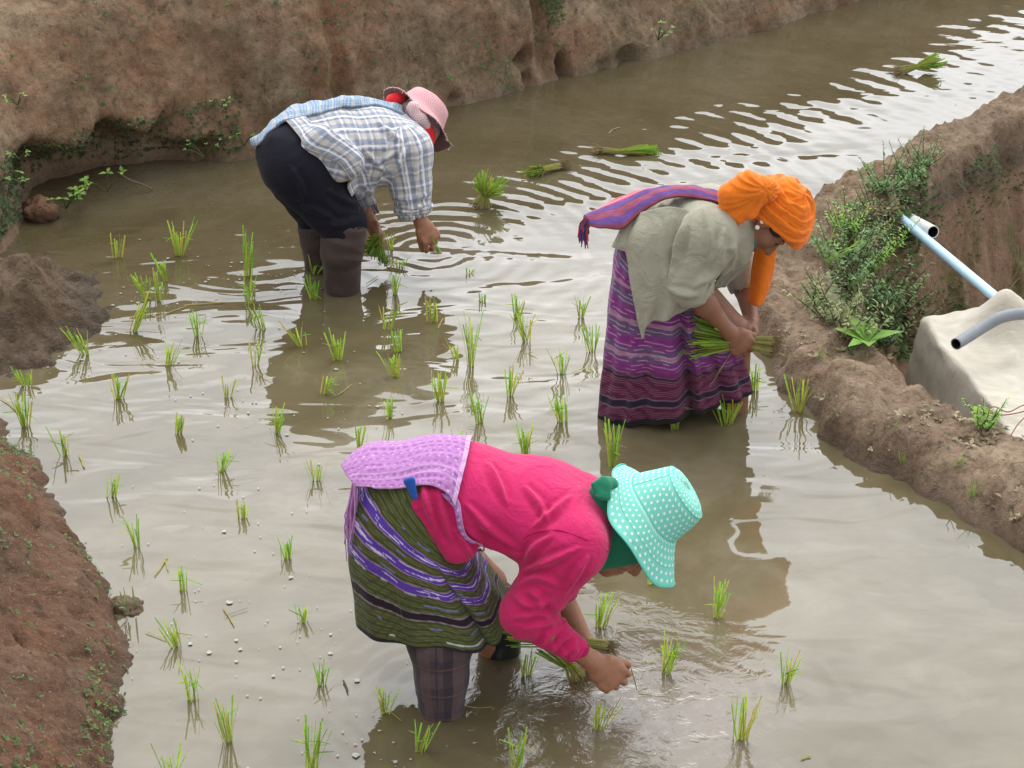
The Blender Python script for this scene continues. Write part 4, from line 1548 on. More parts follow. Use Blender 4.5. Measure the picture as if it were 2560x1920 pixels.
HS = .93
prof = [(.004, .107, .09), (.04, .106, .09), (.070, .102, .09), (.082, .094, .09), (.087, .080, .10), (.094, .055, .10), (.101, .030, .105), (.107, .008, .108), (.110, -.002, .11),
        (.122, -.012, .15), (.138, -.026, .15), (.155, -.042, .15), (.172, -.058, .15), (.184, -.069, .15), (.187, -.071, .15)]
prof = [(a * HS, b, c * HS) for a, b, c in prof]
hat_f, HV = lathe('sun_hat', hatc, F_UP, F_FW, prof, M_HATDOT, front_woman, 96, .0065, 4, .003, droop_f)
HVr = HV.reshape(len(prof), 96, 3)
hb = Bag()
for ri, rad in ((3, .0014), (8, .0018), (11, .0011), (14, .0026)):
    loop = np.vstack([HVr[ri], HVr[ri][:1]])
    nrm_ = loop - (hatc - hu * .05)
    loop = loop + unit(nrm_[0]) * 0 + (nrm_ / np.linalg.norm(nrm_, axis=1)[:, None]) * .0015
    Vt, Ft = tube(loop, rad, 5, False); hb.add(Vt, Ft)
for k in (10, 42, 74):
    Vt, Ft = tube(HVr[3:9, k] + (HVr[3:9, k] - hatc) / np.linalg.norm(HVr[3:9, k] - hatc, axis=1)[:, None] * .0015, .0012, 4, False); hb.add(Vt, Ft)
hb.build('hat_stitching', M_SEAM, hat_f)

# bundles she works with
bundle('rice bundle gripped behind the pink sleeve, leaves to the left and roots to the right', P(606, 647, Y0 + .08), P(574, 642, Y0 + .07), P(508, 622, Y0 + .02), .020, .065, 90, None,
       'bundles of rice held in a hand', 3)
bundle('rice bundle standing roots down in the water under the pink cuff', P(577, 678, YN + .10), P(569, 665, YN + .11), P(540, 632, YN + .12), .030, .05, 70, None,
       'bundles of rice held in a hand', 4)
tag(mesh_obj('rice_sprig', *(lambda b: (np.array(b.v), b.f))((lambda b: (blade(b, P(638, 694, YN + .06), P(652, 695, YN + .06), .005, PALE, (.3, .26, .1)), blade(b, P(637, 690, YN + .06), P(631, 668, YN + .07), .004, PALE, GREENS[2]),
     blade(b, P(638, 692, YN + .06), P(648, 688, YN + .06), .004, PALE, (.35, .3, .12)), b)[-1])(Bag())), plain_mat('sprig', (.30, .28, .10), .8, .2), None), 'pale rooted sprig pinched in the fingers of the pink woman', 'rice sprig')

# ------------------------------------------------------------------ woman in the orange turban (right)
Y1 = 6.50
Y1N = Y1 - .19


def p1(x, y, d=0.0): return P(x, y, Y1 + d)


M_SAGE = cloth_mat('sage_linen', (0.29, 0.28, 0.21), 0.9, 700, 0.5, 0.15, 0.16)
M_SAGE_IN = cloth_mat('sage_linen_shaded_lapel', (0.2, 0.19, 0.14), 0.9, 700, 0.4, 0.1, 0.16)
M_ORANGE = cloth_mat('orange_cotton', (0.70, 0.165, 0.011), 0.8, 800, 0.4, 0.12, 0.14)
M_SASH = attr_cloth('striped_sash')
M_GSKIRT = attr_cloth('purple_ikat_sarong')
M_TEAL = cloth_mat('teal_neckerchief', (0.05, 0.14, 0.14), 0.85)
M_PEARL = plain_mat('pearl', (0.80, 0.79, 0.76), 0.2, 0.6, 0.02)

g_base = G(668, 412)
gb = Field()
gb.add(seg(p1(662, 266, -.04), p1(662, 256, .05), .09, .09), .03)
gb.add(seg(p1(662, 260), p1(686, 237), (.11, .09), (.12, .095)), .04)
gb.add(seg(p1(686, 237), p1(726, 226), (.12, .095), (.14, .09)), .04)
gb.add(seg(p1(728, 228), p1(757, 224), .056, .050), .02)
G_UP, G_FW = (.93, -.10, .30), (.30, -.24, -.93)
LG, AG = head(gb, p1(768, 220, -.03), G_UP, G_FW, 1.0)
gk = P(735, 335, Y1 - .02)
gb.add(seg(p1(668, 268, .05), gk, .085, .06), .03)
gb.add(seg(gk, G(737, 407) - np.array([0, 0, .18]), .058, .042), .03)
gk2 = P(650, 340, Y1 - .05)
gb.add(seg(p1(660, 275, -.06), gk2, .085, .06), .03)
gb.add(seg(gk2, G(640, 412) - np.array([0, 0, .2]), .055, .04), .03)
ge = P(688, 284, Y1N - .02)
gw = P(729, 332, Y1N + .02)
gb.add(seg(p1(706, 234, -.17), ge, .055, .045), .03)
gb.add(seg(ge, p1(706, 305, -.19), .041, .040), .02)
gb.add(seg(p1(706, 305, -.19), gw, .039, (.029, .024)), .02)
hand(gb, gw, P(748, 352, Y1N + .03) - gw, (.10, .85, -.35), (.55, .15, .8), [.42, .48, .55, .62], .07, 1.05, (.85, .32, .40), .25)
ge2 = P(744, 285, Y1 + .15)
gw2 = P(752, 322, Y1 + .03)
gb.add(seg(p1(724, 214, .17), ge2, .052, .043), .03)
gb.add(seg(ge2, gw2, .040, (.030, .025)), .02)
hand(gb, gw2, P(757, 350, Y1 - .09) - gw2, (-.55, -.6, -.3), (-.7, .3, .3), [.40, .45, .5, .6], .07, 1.02, (.75, .25, .5), .3)
v, q = gb.mesh(.0045)
v = relax(v, q, 1, .4)
right_woman = mesh_obj('person', v, q, SKIN_DARK, None, True, loc=g_base)
tag(right_woman, 'woman in orange turban, sage shirt and purple sarong bending with a sheaf in both hands', 'person', 'women transplanting rice')
for sg in (-1, 1):
    v, q = Field().add(ell(LG(sg * .031, .0750, .010), (.0125, .0125, .0125))).mesh(.003)
    mesh_obj('eye', v, q, M_EYE, right_woman)
# ear studs
for pp in ((.084, .000, -.033), (.085, -.016, -.012)):
    v, q = Field().add(ell(LG(*pp), (.0085, .0085, .0085))).mesh(.0025)
    mesh_obj('earring', v, q, M_PEARL, right_woman)
fhair = Field()
fhair.add(ell(LG(0, -.022, .034), (.077, .090, .083), AG), .01)
for sg in (-1, 1):
    fhair.add(ell(LG(sg * .067, .030, .035), (.012, .028, .030), AG), .015)
fhair.sub(ell(LG(0, .125, -.01), (.10, .085, .095), AG), .01)
v, q = fhair.mesh(.005)
mesh_obj('hair', v, q, M_HAIR, right_woman)

# sage shirt
gs = Field()
gs.add(seg(p1(650, 248, .01), p1(668, 236), (.145, .105), (.155, .110)), .04)
gs.add(seg(p1(668, 236), p1(696, 226), (.155, .110), (.165, .115)), .04)
gs.add(seg(p1(696, 226), p1(728, 226), (.165, .115), (.155, .098)), .04)
gs.add(seg(p1(700, 266, -.02), p1(735, 248, -.01), (.12, .050), (.11, .055)), .05)
gs.add(seg(p1(700, 232, -.09), p1(706, 236, -.16), .11, .10), .05)
gs.add(seg(p1(712, 214, .09), p1(724, 213, .16), .10, .085), .05)
gs.add(seg(p1(730, 228), p1(746, 226), .078, .064), .03)
gs.add(seg(p1(705, 238, -.165), ge, .100, .074), .03)
gs.add(seg(ge, p1(695, 291, -.205), .074, .064), .02)
gs.add(seg(p1(722, 214, .165), P(743, 284, Y1 + .15), .085, .056), .04)
gs.sub(seg(p1(691, 287, -.20), p1(712, 314, -.20), .056, .056), .004)
gs.sub(seg(P(743, 279, Y1 + .15), P(748, 310, Y1 + .12), .047, .047), .004)
gs.sub(seg(p1(742, 262, -.02), p1(775, 244, -.02), (.05, .035), (.06, .04)), .02)
bones_g = [(p1(630, 258), p1(730, 229), .16, 0, (0, 1, 0), (0, 0, -1)), (p1(706, 234, -.16), ge, .085, 0, (0, 1, 0), (0, 1, 0)), (p1(722, 214, .165), P(743, 284, Y1 + .15), .06, .3, (0, 1, 0), (0, 1, 0))]


def gmask(v):
    d = np.linalg.norm(v - p1(722, 246, -.2), axis=1)
    c = np.linalg.norm(v - p1(692, 288, -.21), axis=1)
    s = np.linalg.norm(v - p1(705, 250, -.2), axis=1)
    return 0.45 + 1.1 * np.exp(-(d / .09) ** 2) + 1.0 * np.exp(-(c / .07) ** 2) + .6 * np.exp(-(s / .1) ** 2)


FOLDS_G = [[(686.1, 215.7), (676.0, 254.5), (669.3, 281.5)], [(703.0, 203.9), (709.8, 230.9), (708.1, 261.3)], [(725.0, 227.5), (716.5, 254.5), (703.0, 278.1)], [(719.9, 261.3), (708.1, 276.5), (692.9, 288.3)], [(667.6, 288.3), (682.8, 295.0), (698.0, 295.0)], [(684.5, 224.1), (679.4, 241.0), (676.0, 261.3)], [(649.0, 203.9), (642.3, 227.5), (640.6, 247.8)], [(662.5, 198.8), (657.5, 224.1), (655.8, 247.8)], [(676.0, 197.1), (671.0, 215.7), (669.3, 239.3)], [(735.1, 241.0), (730.0, 264.6), (711.5, 288.3)], [(726.6, 247.8), (719.9, 268.0), (703.0, 284.9)]]
shirt_g, sv, sq = garment('shirt', gs, .006, bones_g, M_SAGE, right_woman, .006, gmask, 31, 2, 13, 9, FOLDS_G, .0095, 3.2)
cuff = Bag()
axc = unit(p1(695, 291, -.205) - ge); c1 = unit(np.cross(axc, (0, 1, 0))); c2 = np.cross(axc, c1)
pth = np.array([p1(695.5, 291.5, -.205) + .064 * (math.cos(t) * c1 + math.sin(t) * c2) * (1 + .05 * math.sin(3 * t)) for t in th])
Vt, Ft = tube(pth, .008, 6, False); cuff.add(Vt, Ft); cuff.build('cuff', M_SAGE, shirt_g)

# shirt tails: the back hem and the long side flap
def sheet(name, rows, n, m, mat, parent, fold=.010, freq=5, seed=0, thick=.004, wob=.004):
    """rows = list of polylines (left to right), top to bottom"""
    R = np.array([catmull(r, m) for r in rows])
    V = np.array([catmull(R[:, j], n) for j in range(m)]).transpose(1, 0, 2)
    gq = np.linspace(0, 1, n)[:, None]; uq = np.linspace(0, 1, m)[None, :]
    f = fold * gq ** .8 * (np.sin(freq * 6.28 * uq + seed + 1.2 * gq) + .5 * np.sin(freq * 11.3 * uq + seed * 2))
    V[:, :, 1] += f
    q = V.reshape(-1, 3) * 14.0 + seed
    v = V.reshape(-1, 3) + wob * np.stack([pnoise(q), pnoise(q + 31), pnoise(q + 67)], 1)
    us = np.concatenate([[0], np.cumsum(np.linalg.norm(np.diff(V[n // 2], axis=0), axis=1))])
    ws = np.concatenate([[0], np.cumsum(np.linalg.norm(np.diff(V[:, m // 2], axis=0), axis=1))])
    U = np.stack(np.broadcast_arrays(us[None, :], ws[:, None], 0.0), -1).reshape(-1, 3)
    o = mesh_obj(name, v, grid_faces(n, m), mat, parent, True, {'suv': ('FLOAT_VECTOR', U)})
    solidify(o, thick, 0)
    return o, v.reshape(n, m, 3)


sheet('shirt_side_tail', [[p1(628, 220, -.04), p1(643, 212, -.10), p1(660, 208, -.125), p1(676, 207, -.145), p1(692, 212, -.16)],
                          [p1(622, 238, -.09), p1(642, 238, -.175), p1(662, 236, -.19), p1(678, 236, -.195), p1(693, 242, -.20)],
                          [p1(626, 254, -.13), p1(646, 260, -.205), p1(668, 268, -.215), p1(690, 274, -.215), p1(708, 276, -.19)],
                          [p1(633, 296, -.19), p1(654, 300, -.235), p1(675, 300, -.235), p1(697, 298, -.215), p1(714, 292, -.15)],
                          [p1(642, 339, -.20), p1(648, 325, -.235), p1(668, 318, -.235), p1(690, 309, -.21), p1(712, 298, -.15)]], 90, 90, M_SAGE, shirt_g, .011, 2.6, 2)
sheet('shirt_back_tail', [[p1(650, 203, .06), p1(646, 205, -.0), p1(644, 210, -.07), p1(658, 222, -.11)],
                          [p1(634, 216, .07), p1(627, 220, -.0), p1(626, 228, -.09), p1(650, 238, -.125)],
                          [p1(627, 228, .08), p1(618, 236, -.0), p1(618, 243, -.11), p1(646, 250, -.14)],
                          [p1(626, 236, .08), p1(615, 245, -.0), p1(615, 249, -.11), p1(648, 258, -.15)]], 40, 50, M_SAGE, shirt_g, .004, 2, 4)
# lapel edge hanging open below the chest
sheet('shirt_lapel', [[p1(734, 238, -.15), p1(742, 244, -.10), p1(750, 246, -.02)], [p1(728, 262, -.14), p1(740, 264, -.09), p1(749, 262, -.01)],
                      [p1(712, 288, -.12), p1(724, 287, -.07), p1(738, 276, 0)]], 30, 30, M_SAGE_IN, shirt_g, .004, 2, 9)
v, q = Field().add(seg(p1(737, 232, -.045), p1(753, 241, -.075), (.035, .03), (.02, .02)), .01).add(seg(p1(745, 236, -.07), p1(741, 250, -.08), (.02, .018), (.012, .01)), .01).mesh(.005)
mesh_obj('neckerchief', v, q, M_TEAL, right_woman)

# sarong
rings_g = [(p1(632, 224), p1(696, 262), .125), (p1(618, 250), p1(708, 282), .150), (p1(611, 284), p1(718, 298), .165), (p1(607, 318), p1(728, 322), .178),
           (p1(604, 350), p1(737, 346), .188), (p1(601, 380), p1(744, 364), .190), (p1(598, 409), p1(749, 382), .185)]
V, UV = rings_mesh(rings_g, 230, 380, .018, 15, 6)
nv_s, nu_s = V.shape[:2]
g = np.linspace(0, 1, nv_s)[:, None].repeat(nu_s, 1)
tt = np.linspace(0, 2 * math.pi, nu_s, endpoint=False)[None, :].repeat(nv_s, 0)


def wrapd(a): return np.mod(a + math.pi, 2 * math.pi) - math.pi


for c, w, a in ((4.86, .09, .055), (5.02, .06, -.018), (4.70, .07, -.020), (5.35, .10, .03), (4.30, .12, .012)):
    k = np.exp(-(wrapd(tt - c) / w) ** 2) * sstep(.15, .6, g)
    V[:, :, 1] += a * k
V[:, :, 2] = np.maximum(V[:, :, 2], -.02 + 0 * g)
q3 = V.reshape(-1, 3) * 8.0
V = V + (.007 * np.stack([pnoise(q3), pnoise(q3 + 9), pnoise(q3 + 23)], 1)).reshape(V.shape)


def sarong_purple(g, u):
    n = pnoise(np.stack([u * 14, g * 60, 0 * u], 1))
    n2 = pnoise(np.stack([u * 50, g * 190, 0 * u + 5], 1))
    n3 = pnoise(np.stack([u * 9, g * 24, 0 * u + 11], 1))
    mag, vio, pnk, mar = np.array([.215, .032, .200]), np.array([.130, .078, .170]), np.array([.36, .17, .27]), np.array([.100, .014, .045])
    t = np.clip(.5 + .9 * np.sin(g * 46 + .8 * n3) + .5 * n, 0, 1)[:, None]
    c = mag * (1 - t) + vio * t
    pk = (np.abs(np.mod(g, .165) - .09) < .010 + .006 * n)[:, None]
    c = np.where(pk, pnk, c)
    lane = np.mod(g + .0015 * n3, .0205) / .0205
    c = np.where(((lane < .13) & (n > -.35))[:, None], np.array([.52, .36, .46]) * .8, c)
    m = sstep(.62, .74, g)[:, None]
    lanem = np.mod(g, .014) / .014
    dk = np.where((lanem < .22)[:, None], np.array([.20, .085, .13]), mar)
    c = c * (1 - m) + dk * m
    b = ((g > .845) & (g < .885)) | ((g > .70) & (g < .712))
    c = np.where(b[:, None], np.array([.022, .014, .030]), c)
    e = ((g > .837) & (g <= .845)) | ((g >= .885) & (g < .892))
    c = np.where(e[:, None], np.array([.18, .10, .15]), c)
    c = np.where((g > .968)[:, None], np.array([.012, .011, .014]), c)
    return c * (1 + .3 * n2 + .15 * n)[:, None]


gg = (g + .006 * np.sin(tt * 4 + 2) * g).ravel()
skirt_g = mesh_obj('sarong', V.reshape(-1, 3), grid_faces(nv_s, nu_s, wrap_v=True), M_GSKIRT, right_woman, True, {'col': ('FLOAT_COLOR', np.clip(sarong_purple(gg, UV[:, :, 0].ravel()), 0, 1))})
solidify(skirt_g, .004, 1.0)

# shoulder sash with tassels
def sash_col(u, w):
    c = np.tile(np.array([.125, .060, .230]), (len(u), 1))
    W_ = w.max()
    t = w / W_
    for a, b, k in ((0, .10, (.62, .10, .13)), (.10, .17, (.66, .24, .30)), (.17, .22, (.50, .06, .09)), (.48, .54, (.36, .075, .075)), (.57, .60, (.42, .10, .08)), (.63, .66, (.36, .07, .07)), (.90, 1.01, (.20, .045, .06))):
        c[(t >= a) & (t < b)] = k
    n = pnoise(np.stack([u * 40, w * 260, 0 * u], 1))
    return np.clip(c * (1 + .35 * n)[:, None], 0, 1)


gsh = Field(); gsh.ops = list(gs.ops)
sa = [p1(583, 217, -.02), p1(598, 208, .0), p1(618, 198, .02), p1(642, 189, .02), p1(668, 186, .02), p1(696, 187, .02), p1(716, 191, .0), p1(732, 198, -.04)]
sb = [p1(588, 226, -.08), p1(602, 228, -.11), p1(622, 228, -.12), p1(638, 215, -.10), p1(664, 199, -.09), p1(692, 197, -.09), p1(712, 203, -.10), p1(728, 212, -.11)]
sash_g, SV = strip('sash', sa, sb, 90, 40, gsh, .010, M_SASH, right_woman, sash_col, .02, .004, 2, .006)
tb = Bag()
for i in range(38):
    t = i / 37
    a = SV[0, int(t * 39)] + np.array([0.006, random.uniform(-.006, .006), 0])
    b = a + np.array([random.gauss(-.010, .008), random.gauss(0, .008), -random.uniform(.055, .10)])
    Vt, Ft = tube([a, (a + b) / 2 + np.array([random.gauss(-.006, .004), 0, 0.008]), b], [.0022, .0026, .0018], 4)
    tb.add(Vt, Ft, ((.48, .05, .03), (.07, .035, .16), (.07, .035, .16), (.42, .04, .05))[(i // 3) % 4])
tb.build('sash_tassels', M_SASH, sash_g)

# turban
tc = LG(0, -.020, .058)
tup = unit(np.array(G_UP) + np.array([.05, 0, .15]))
gt = Field()
gt.add(ell(tc, (.106, .118, .100), AG), .01)
gt.add(ell(LG(.0, .040, .075), (.094, .066, .046), AG), .03)
gt.cut(half(LG(0, .0, .018), -(AG[2] - .42 * AG[1])), .016)
gt.add(ell(LG(0, -.052, .020), (.098, .082, .074), AG), .025)
v, q = gt.mesh(.0036)
v = relax(v, q, 1)
n = vnormals(v, q)
w = v - np.asarray(tc)
ax1 = unit(np.array(G_UP) * .75 + np.array(G_FW) * -.45 + np.array([0, -.42, 0]))
ax2 = unit(np.cross(ax1, (0, 1, 0)))
s_ = (w @ ax1) / .035 + .6 * np.arctan2(w @ ax2, w @ np.cross(ax1, ax2)) / 1.0 + .9 * pnoise(v * 8)
saw = np.mod(s_, 1.0)
prof_s = np.where(saw < .92, (saw / .92) ** .7, (1 - saw) / .08)
v = v + n * (.0150 * (prof_s - .4) + .0050 * pnoise(np.stack([s_ * 4, np.arctan2(w @ ax2, w @ np.cross(ax1, ax2)) * 3, 0 * s_], 1)))[:, None]
v = relax(v, q, 1, .2)
turban = mesh_obj('turban', v, q, M_ORANGE, right_woman)
# bunched end at the back of the head
kf = Field()
kf.add(seg(p1(766, 190, -.10), p1(748, 186, -.12), (.04, .040), (.045, .045)), .02)
kf.add(seg(p1(748, 186, -.12), p1(733, 196, -.13), (.042, .045), (.035, .045)), .02)
kf.add(seg(p1(733, 196, -.13), p1(724, 221, -.13), (.022, .040), (.010, .022)), .02)
kf.add(seg(p1(750, 192, -.13), p1(735, 218, -.14), (.022, .042), (.012, .034)), .02)
kf.add(seg(p1(757, 196, -.12), p1(750, 214, -.14), (.022, .03), (.012, .016)), .02)
v, q = kf.mesh(.004); v = relax(v, q, 1); n = vnormals(v, q)
d = v - p1(765, 186, -.12)
an = np.arctan2(d[:, 2], -d[:, 0])
v = v + n * (.0075 * (1 - 2 * np.abs(pnoise(np.stack([an * 4.2, np.linalg.norm(d, axis=1) * 6, 0 * an], 1)))) )[:, None]
mesh_obj('turban_knot', relax(v, q, 1, .3), q, M_ORANGE, turban)
tail, _ = sheet('turban_tail', [[p1(756, 240, .05), p1(766, 242, .04), p1(777, 240, .05)], [p1(754, 262, .05), p1(765, 264, .03), p1(774, 262, .05)],
                                [p1(751, 286, .05), p1(761, 288, .03), p1(770, 284, .05)], [p1(749, 302, .05), p1(757, 305, .035), p1(762, 303, .045)]], 40, 20, M_ORANGE, turban, .006, .8, 1, .012)

bundle('fan shaped rice bundle held in both hands by the woman in the turban', P(770, 346, Y1N + .06), P(742, 342, Y1N + .05), P(690, 333, Y1N + .02), .034, .082, 150, None, 'bundles of rice held in a hand', 12)
xb = Bag()
for i in range(5):
    blade(xb, P(735, 347, Y1N + .02), P(712 + 4 * i, 385 - 7 * i, Y1N + .02), .0028, (.40, .36, .16), (.42, .36, .18), random.uniform(-.1, .1))
tag(xb.build('rice_sprig', LEAF, None, P(735, 347, Y1N + .02)), 'loose pale stalks hanging under the fist of the woman in the turban', 'rice sprig')

# ------------------------------------------------------------------ woman in the checked shirt (back)
Y2 = 7.60


def p2(x, y, d=0.0): return P(x, y, Y2 + d)


M_CHECK = plaid_mat('checked_shirt', (0.50, 0.51, 0.53), [(0, .058, .30, .0085, (.17, .20, .27), .62), (0, .058, .72, .0035, (.12, .145, .24), .6), (0, .058, .52, .003, (.68, .68, .69), .8), (0, .058, .92, .008, (.47, .43, .36), .45),
                                                          (1, .058, .25, .0085, (.17, .20, .27), .62), (1, .058, .66, .0035, (.12, .145, .24), .6), (1, .058, .46, .003, (.68, .68, .69), .8), (1, .058, .88, .008, (.47, .43, .36), .45)], 0.9, .2, .5)
M_CHECK_IN = plain_mat('shirt_lining', (0.42, 0.38, 0.32), 0.9, 0.1, 0.3, 30)
M_NAVY = cloth_mat('navy_knit', (0.0075, 0.007, 0.013), 0.85, 900, 0.2, 0.03, 0.1)
M_WADER = plain_mat('brown_rubber_boot', (0.050, 0.031, 0.028), 0.55, 0.4, 0.25, 14, 0.25)
M_TOWEL = plaid_mat('blue_checked_towel', (0.37, 0.42, 0.45), [(0, .013, .5, .0032, (.12, .19, .31), .65), (1, .013, .5, .0032, (.13, .21, .34), .65), (0, .05, .5, .006, (.50, .47, .34), .35)], .9)
M_REDC = cloth_mat('red_scarf_cloth', (0.72, 0.025, 0.03), 0.85)
M_WHITEC = cloth_mat('white_cloth', (0.66, 0.58, 0.58), 0.9)
M_PINKHAT = dots_mat('pink_sprigged_cotton', (0.56, 0.34, 0.35), (0.42, 0.13, 0.16), 0.0095, 0.20)
M_PINKSCARF = dots_mat('pale_sprigged_scarf', (0.62, 0.47, 0.47), (0.42, 0.16, 0.18), 0.011, 0.18)
M_MAUVE = plain_mat('mauve_brim_lining', (0.22, 0.135, 0.125), 0.9, 0.1, 0.2, 30)

b_base = G(341, 289)
bf = Field()
B_UP, B_FW = (.62, .42, .30), (.42, .10, -.95)
bf.add(seg(p2(297, 158, .04), p2(303, 165, -.05), .12, .12), .03)
bf.add(seg(p2(302, 158), P(345, 145, 7.72), (.13, .11), (.12, .10)), .04)
bf.add(seg(P(345, 145, 7.72), P(385, 136, 7.82), (.12, .10), (.14, .10)), .04)
bf.add(seg(P(388, 134, 7.84), P(408, 130, 7.92), .055, .05), .02)
LB, AB = head(bf, P(416, 126, 7.96), B_UP, B_FW, .98)
bk = P(343, 226, 7.50)
bf.add(seg(p2(310, 168, -.09), bk, .10, .062), .03)
bf.add(seg(bk, b_base - np.array([0, 0, .2]), .055, .042), .03)
bk2 = P(318, 214, 7.70)
bf.add(seg(p2(298, 160, .08), bk2, .10, .062), .03)
bf.add(seg(bk2, G(320, 266) - np.array([0, 0, .2]), .055, .042), .03)
be = P(411, 186, 7.66)
bw = P(421, 222, 7.62)
bf.add(seg(P(404, 150, 7.70), be, .055, .044), .03)
bf.add(seg(be, bw, .043, (.032, .027)), .02)
hand(bf, bw, P(430, 236, 7.60) - bw, (-.25, .75, -.5), (.1, -.5, -.6), [.55, .6, .7, .75], .05, 1.0, (.75, .25, .5), .3)
be2 = P(352, 178, 7.80)
bw2 = P(371, 222, 7.74)
bf.add(seg(P(385, 136, 7.98), be2, .052, .042), .03)
bf.add(seg(be2, bw2, .041, (.031, .026)), .02)
hand(bf, bw2, P(378, 238, 7.70) - bw2, (-.3, -.75, -.4), (.7, .1, .4), [.45, .5, .6, .7], .05, 1.0, (.75, .35, .4), .3)
v, q = bf.mesh(.005); v = relax(v, q, 1, .4)
back_woman = mesh_obj('person', v, q, SKIN, None, True, loc=b_base)
tag(back_woman, 'woman in checked shirt, navy trousers and brown rubber boots bending with her face turned away', 'person', 'women transplanting rice')

# trousers
bt = Field()
bt.add(ell(p2(294, 158, -.02), (.140, .165, .150)), .03)
bt.add(seg(p2(296, 155), p2(322, 150, .04), (.165, .135), (.155, .12)), .04)
bt.add(seg(p2(303, 172, -.08), P(342, 222, 7.50), .135, .092), .04)
bt.add(seg(P(342, 222, 7.50), P(345, 240, 7.49), .090, .078), .02)
bt.add(seg(p2(292, 168, .08), P(317, 216, 7.70), .120, .080), .05)
bt.add(seg(P(317, 216, 7.70), P(318, 232, 7.70), .076, .068), .02)
bones_b = [(p2(296, 155), P(343, 232, 7.50), .13, 0, (0, 1, 0), (0, 1, 0))]
garment('trousers', bt, .0065, bones_b, M_NAVY, back_woman, .0085, None, 3, 2, 11, 7, [[(300,205),(318,212),(338,222)],[(325,190),(345,200),(360,206)],[(318,222),(340,225),(362,218)],[(290,165),(300,185),(306,205)],[(330,165),(345,178),(352,195)]], .008, 3.0)

# boots
for (a, b, c, d, big) in ((P(345, 228, 7.49), P(342, 252, 7.48), b_base - np.array([0, 0, .12]), 7.49, 1.0), (P(317, 216, 7.70), P(319, 240, 7.70), G(321, 267) - np.array([0, 0, .12]), 7.70, .9)):
    bb = Field()
    bb.add(seg(a, b, .086 * big, .081 * big), .015)
    bb.add(seg(b, c, .078 * big, .066 * big), .004)
    bb.add(seg(a * .55 + b * .45, b, .0885 * big, .0865 * big), .004)
    bb.sub(seg(a + (a - b) * .9, a * .8 + b * .2, .079 * big, .077 * big), .003)
    o_, _, _ = garment('boot', bb, .005, [(a, c, .08, 0, (0, 1, 0), (0, 1, 0))], M_WADER, back_woman, .0045, None, 7, 1, 12, 8)

# checked shirt
bs = Field()
bs.add(seg(p2(304, 136, .02), P(330, 140, 7.66), (.165, .095), (.178, .128)), .05)
bs.add(seg(p2(318, 142, -.12), p2(347, 168, -.13), (.045, .07), (.04, .07)), .05)
bs.add(seg(P(330, 140, 7.66), P(368, 144, 7.76), (.175, .125), (.195, .155)), .05)
bs.add(seg(P(368, 144, 7.76), P(398, 138, 7.84), (.195, .155), (.155, .10)), .05)
bs.add(seg(P(392, 152, 7.76), P(406, 152, 7.70), .12, .100), .05)
bs.add(seg(P(388, 130, 7.92), P(392, 132, 7.98), .10, .085), .05)
bs.add(seg(P(400, 134, 7.86), P(412, 130, 7.92), .078, .066), .03)
bs.add(seg(P(406, 152, 7.70), be, .104, .082), .03)
bs.add(seg(be, P(413, 210, 7.645), .080, .072), .02)
bs.add(seg(P(330, 160, 7.58), P(358, 186, 7.60), (.05, .075), (.05, .06)), .05)
bs.add(seg(P(356, 182, 7.79), P(370, 213, 7.75), .055, .040), .02)
bs.sub(seg(P(412, 206, 7.65), P(420, 236, 7.62), .062, .062), .004)
bs.sub(seg(P(369, 209, 7.75), P(376, 232, 7.73), .034, .034), .004)
bones_bs = [(p2(290, 140), P(400, 138, 7.85), .16, 0, (0, 1, 0), (0, .3, -1)), (P(404, 150, 7.70), P(413, 210, 7.645), .085, 0.01, (0, 1, 0), (0, 1, 0)), (P(356, 182, 7.79), P(370, 213, 7.75), .045, .2, (0, 1, 0), (0, 1, 0))]


def bmask(v):
    s = np.linalg.norm(v - P(392, 165, 7.62), axis=1); c = np.linalg.norm(v - P(412, 206, 7.6), axis=1); w = np.linalg.norm(v - P(350, 175, 7.55), axis=1)
    return .5 + 1.0 * np.exp(-(s / .09) ** 2) + .9 * np.exp(-(c / .08) ** 2) + 1.0 * np.exp(-(w / .1) ** 2)


FOLDS_B = [[(339.0, 133.7), (352.7, 147.5), (363.7, 172.2)], [(328.0, 131.0), (344.5, 147.5), (352.7, 175.0)], [(404.9, 147.5), (398.1, 164.0), (389.8, 183.2)], [(410.4, 140.6), (402.2, 158.5), (394.0, 177.7)], [(398.1, 150.2), (385.7, 158.5), (372.0, 164.0)], [(363.7, 150.2), (374.7, 161.2), (385.7, 172.2)], [(418.7, 147.5), (415.9, 169.5), (414.6, 194.2)], [(392.6, 197.0), (407.7, 199.7), (429.7, 194.2)], [(395.3, 203.8), (411.8, 208.0), (429.7, 203.8)], [(358.2, 180.5), (369.2, 190.1), (383.0, 192.8)], [(347.2, 153.0), (356.8, 164.0), (361.0, 180.5)], [(377.5, 121.4), (391.2, 133.7), (402.2, 142.0)]]
shirt_b, _, _ = garment('shirt', bs, .0065, bones_bs, M_CHECK, back_woman, .0065, bmask, 51, 2, 13, 9, FOLDS_B, .010, 2.6)
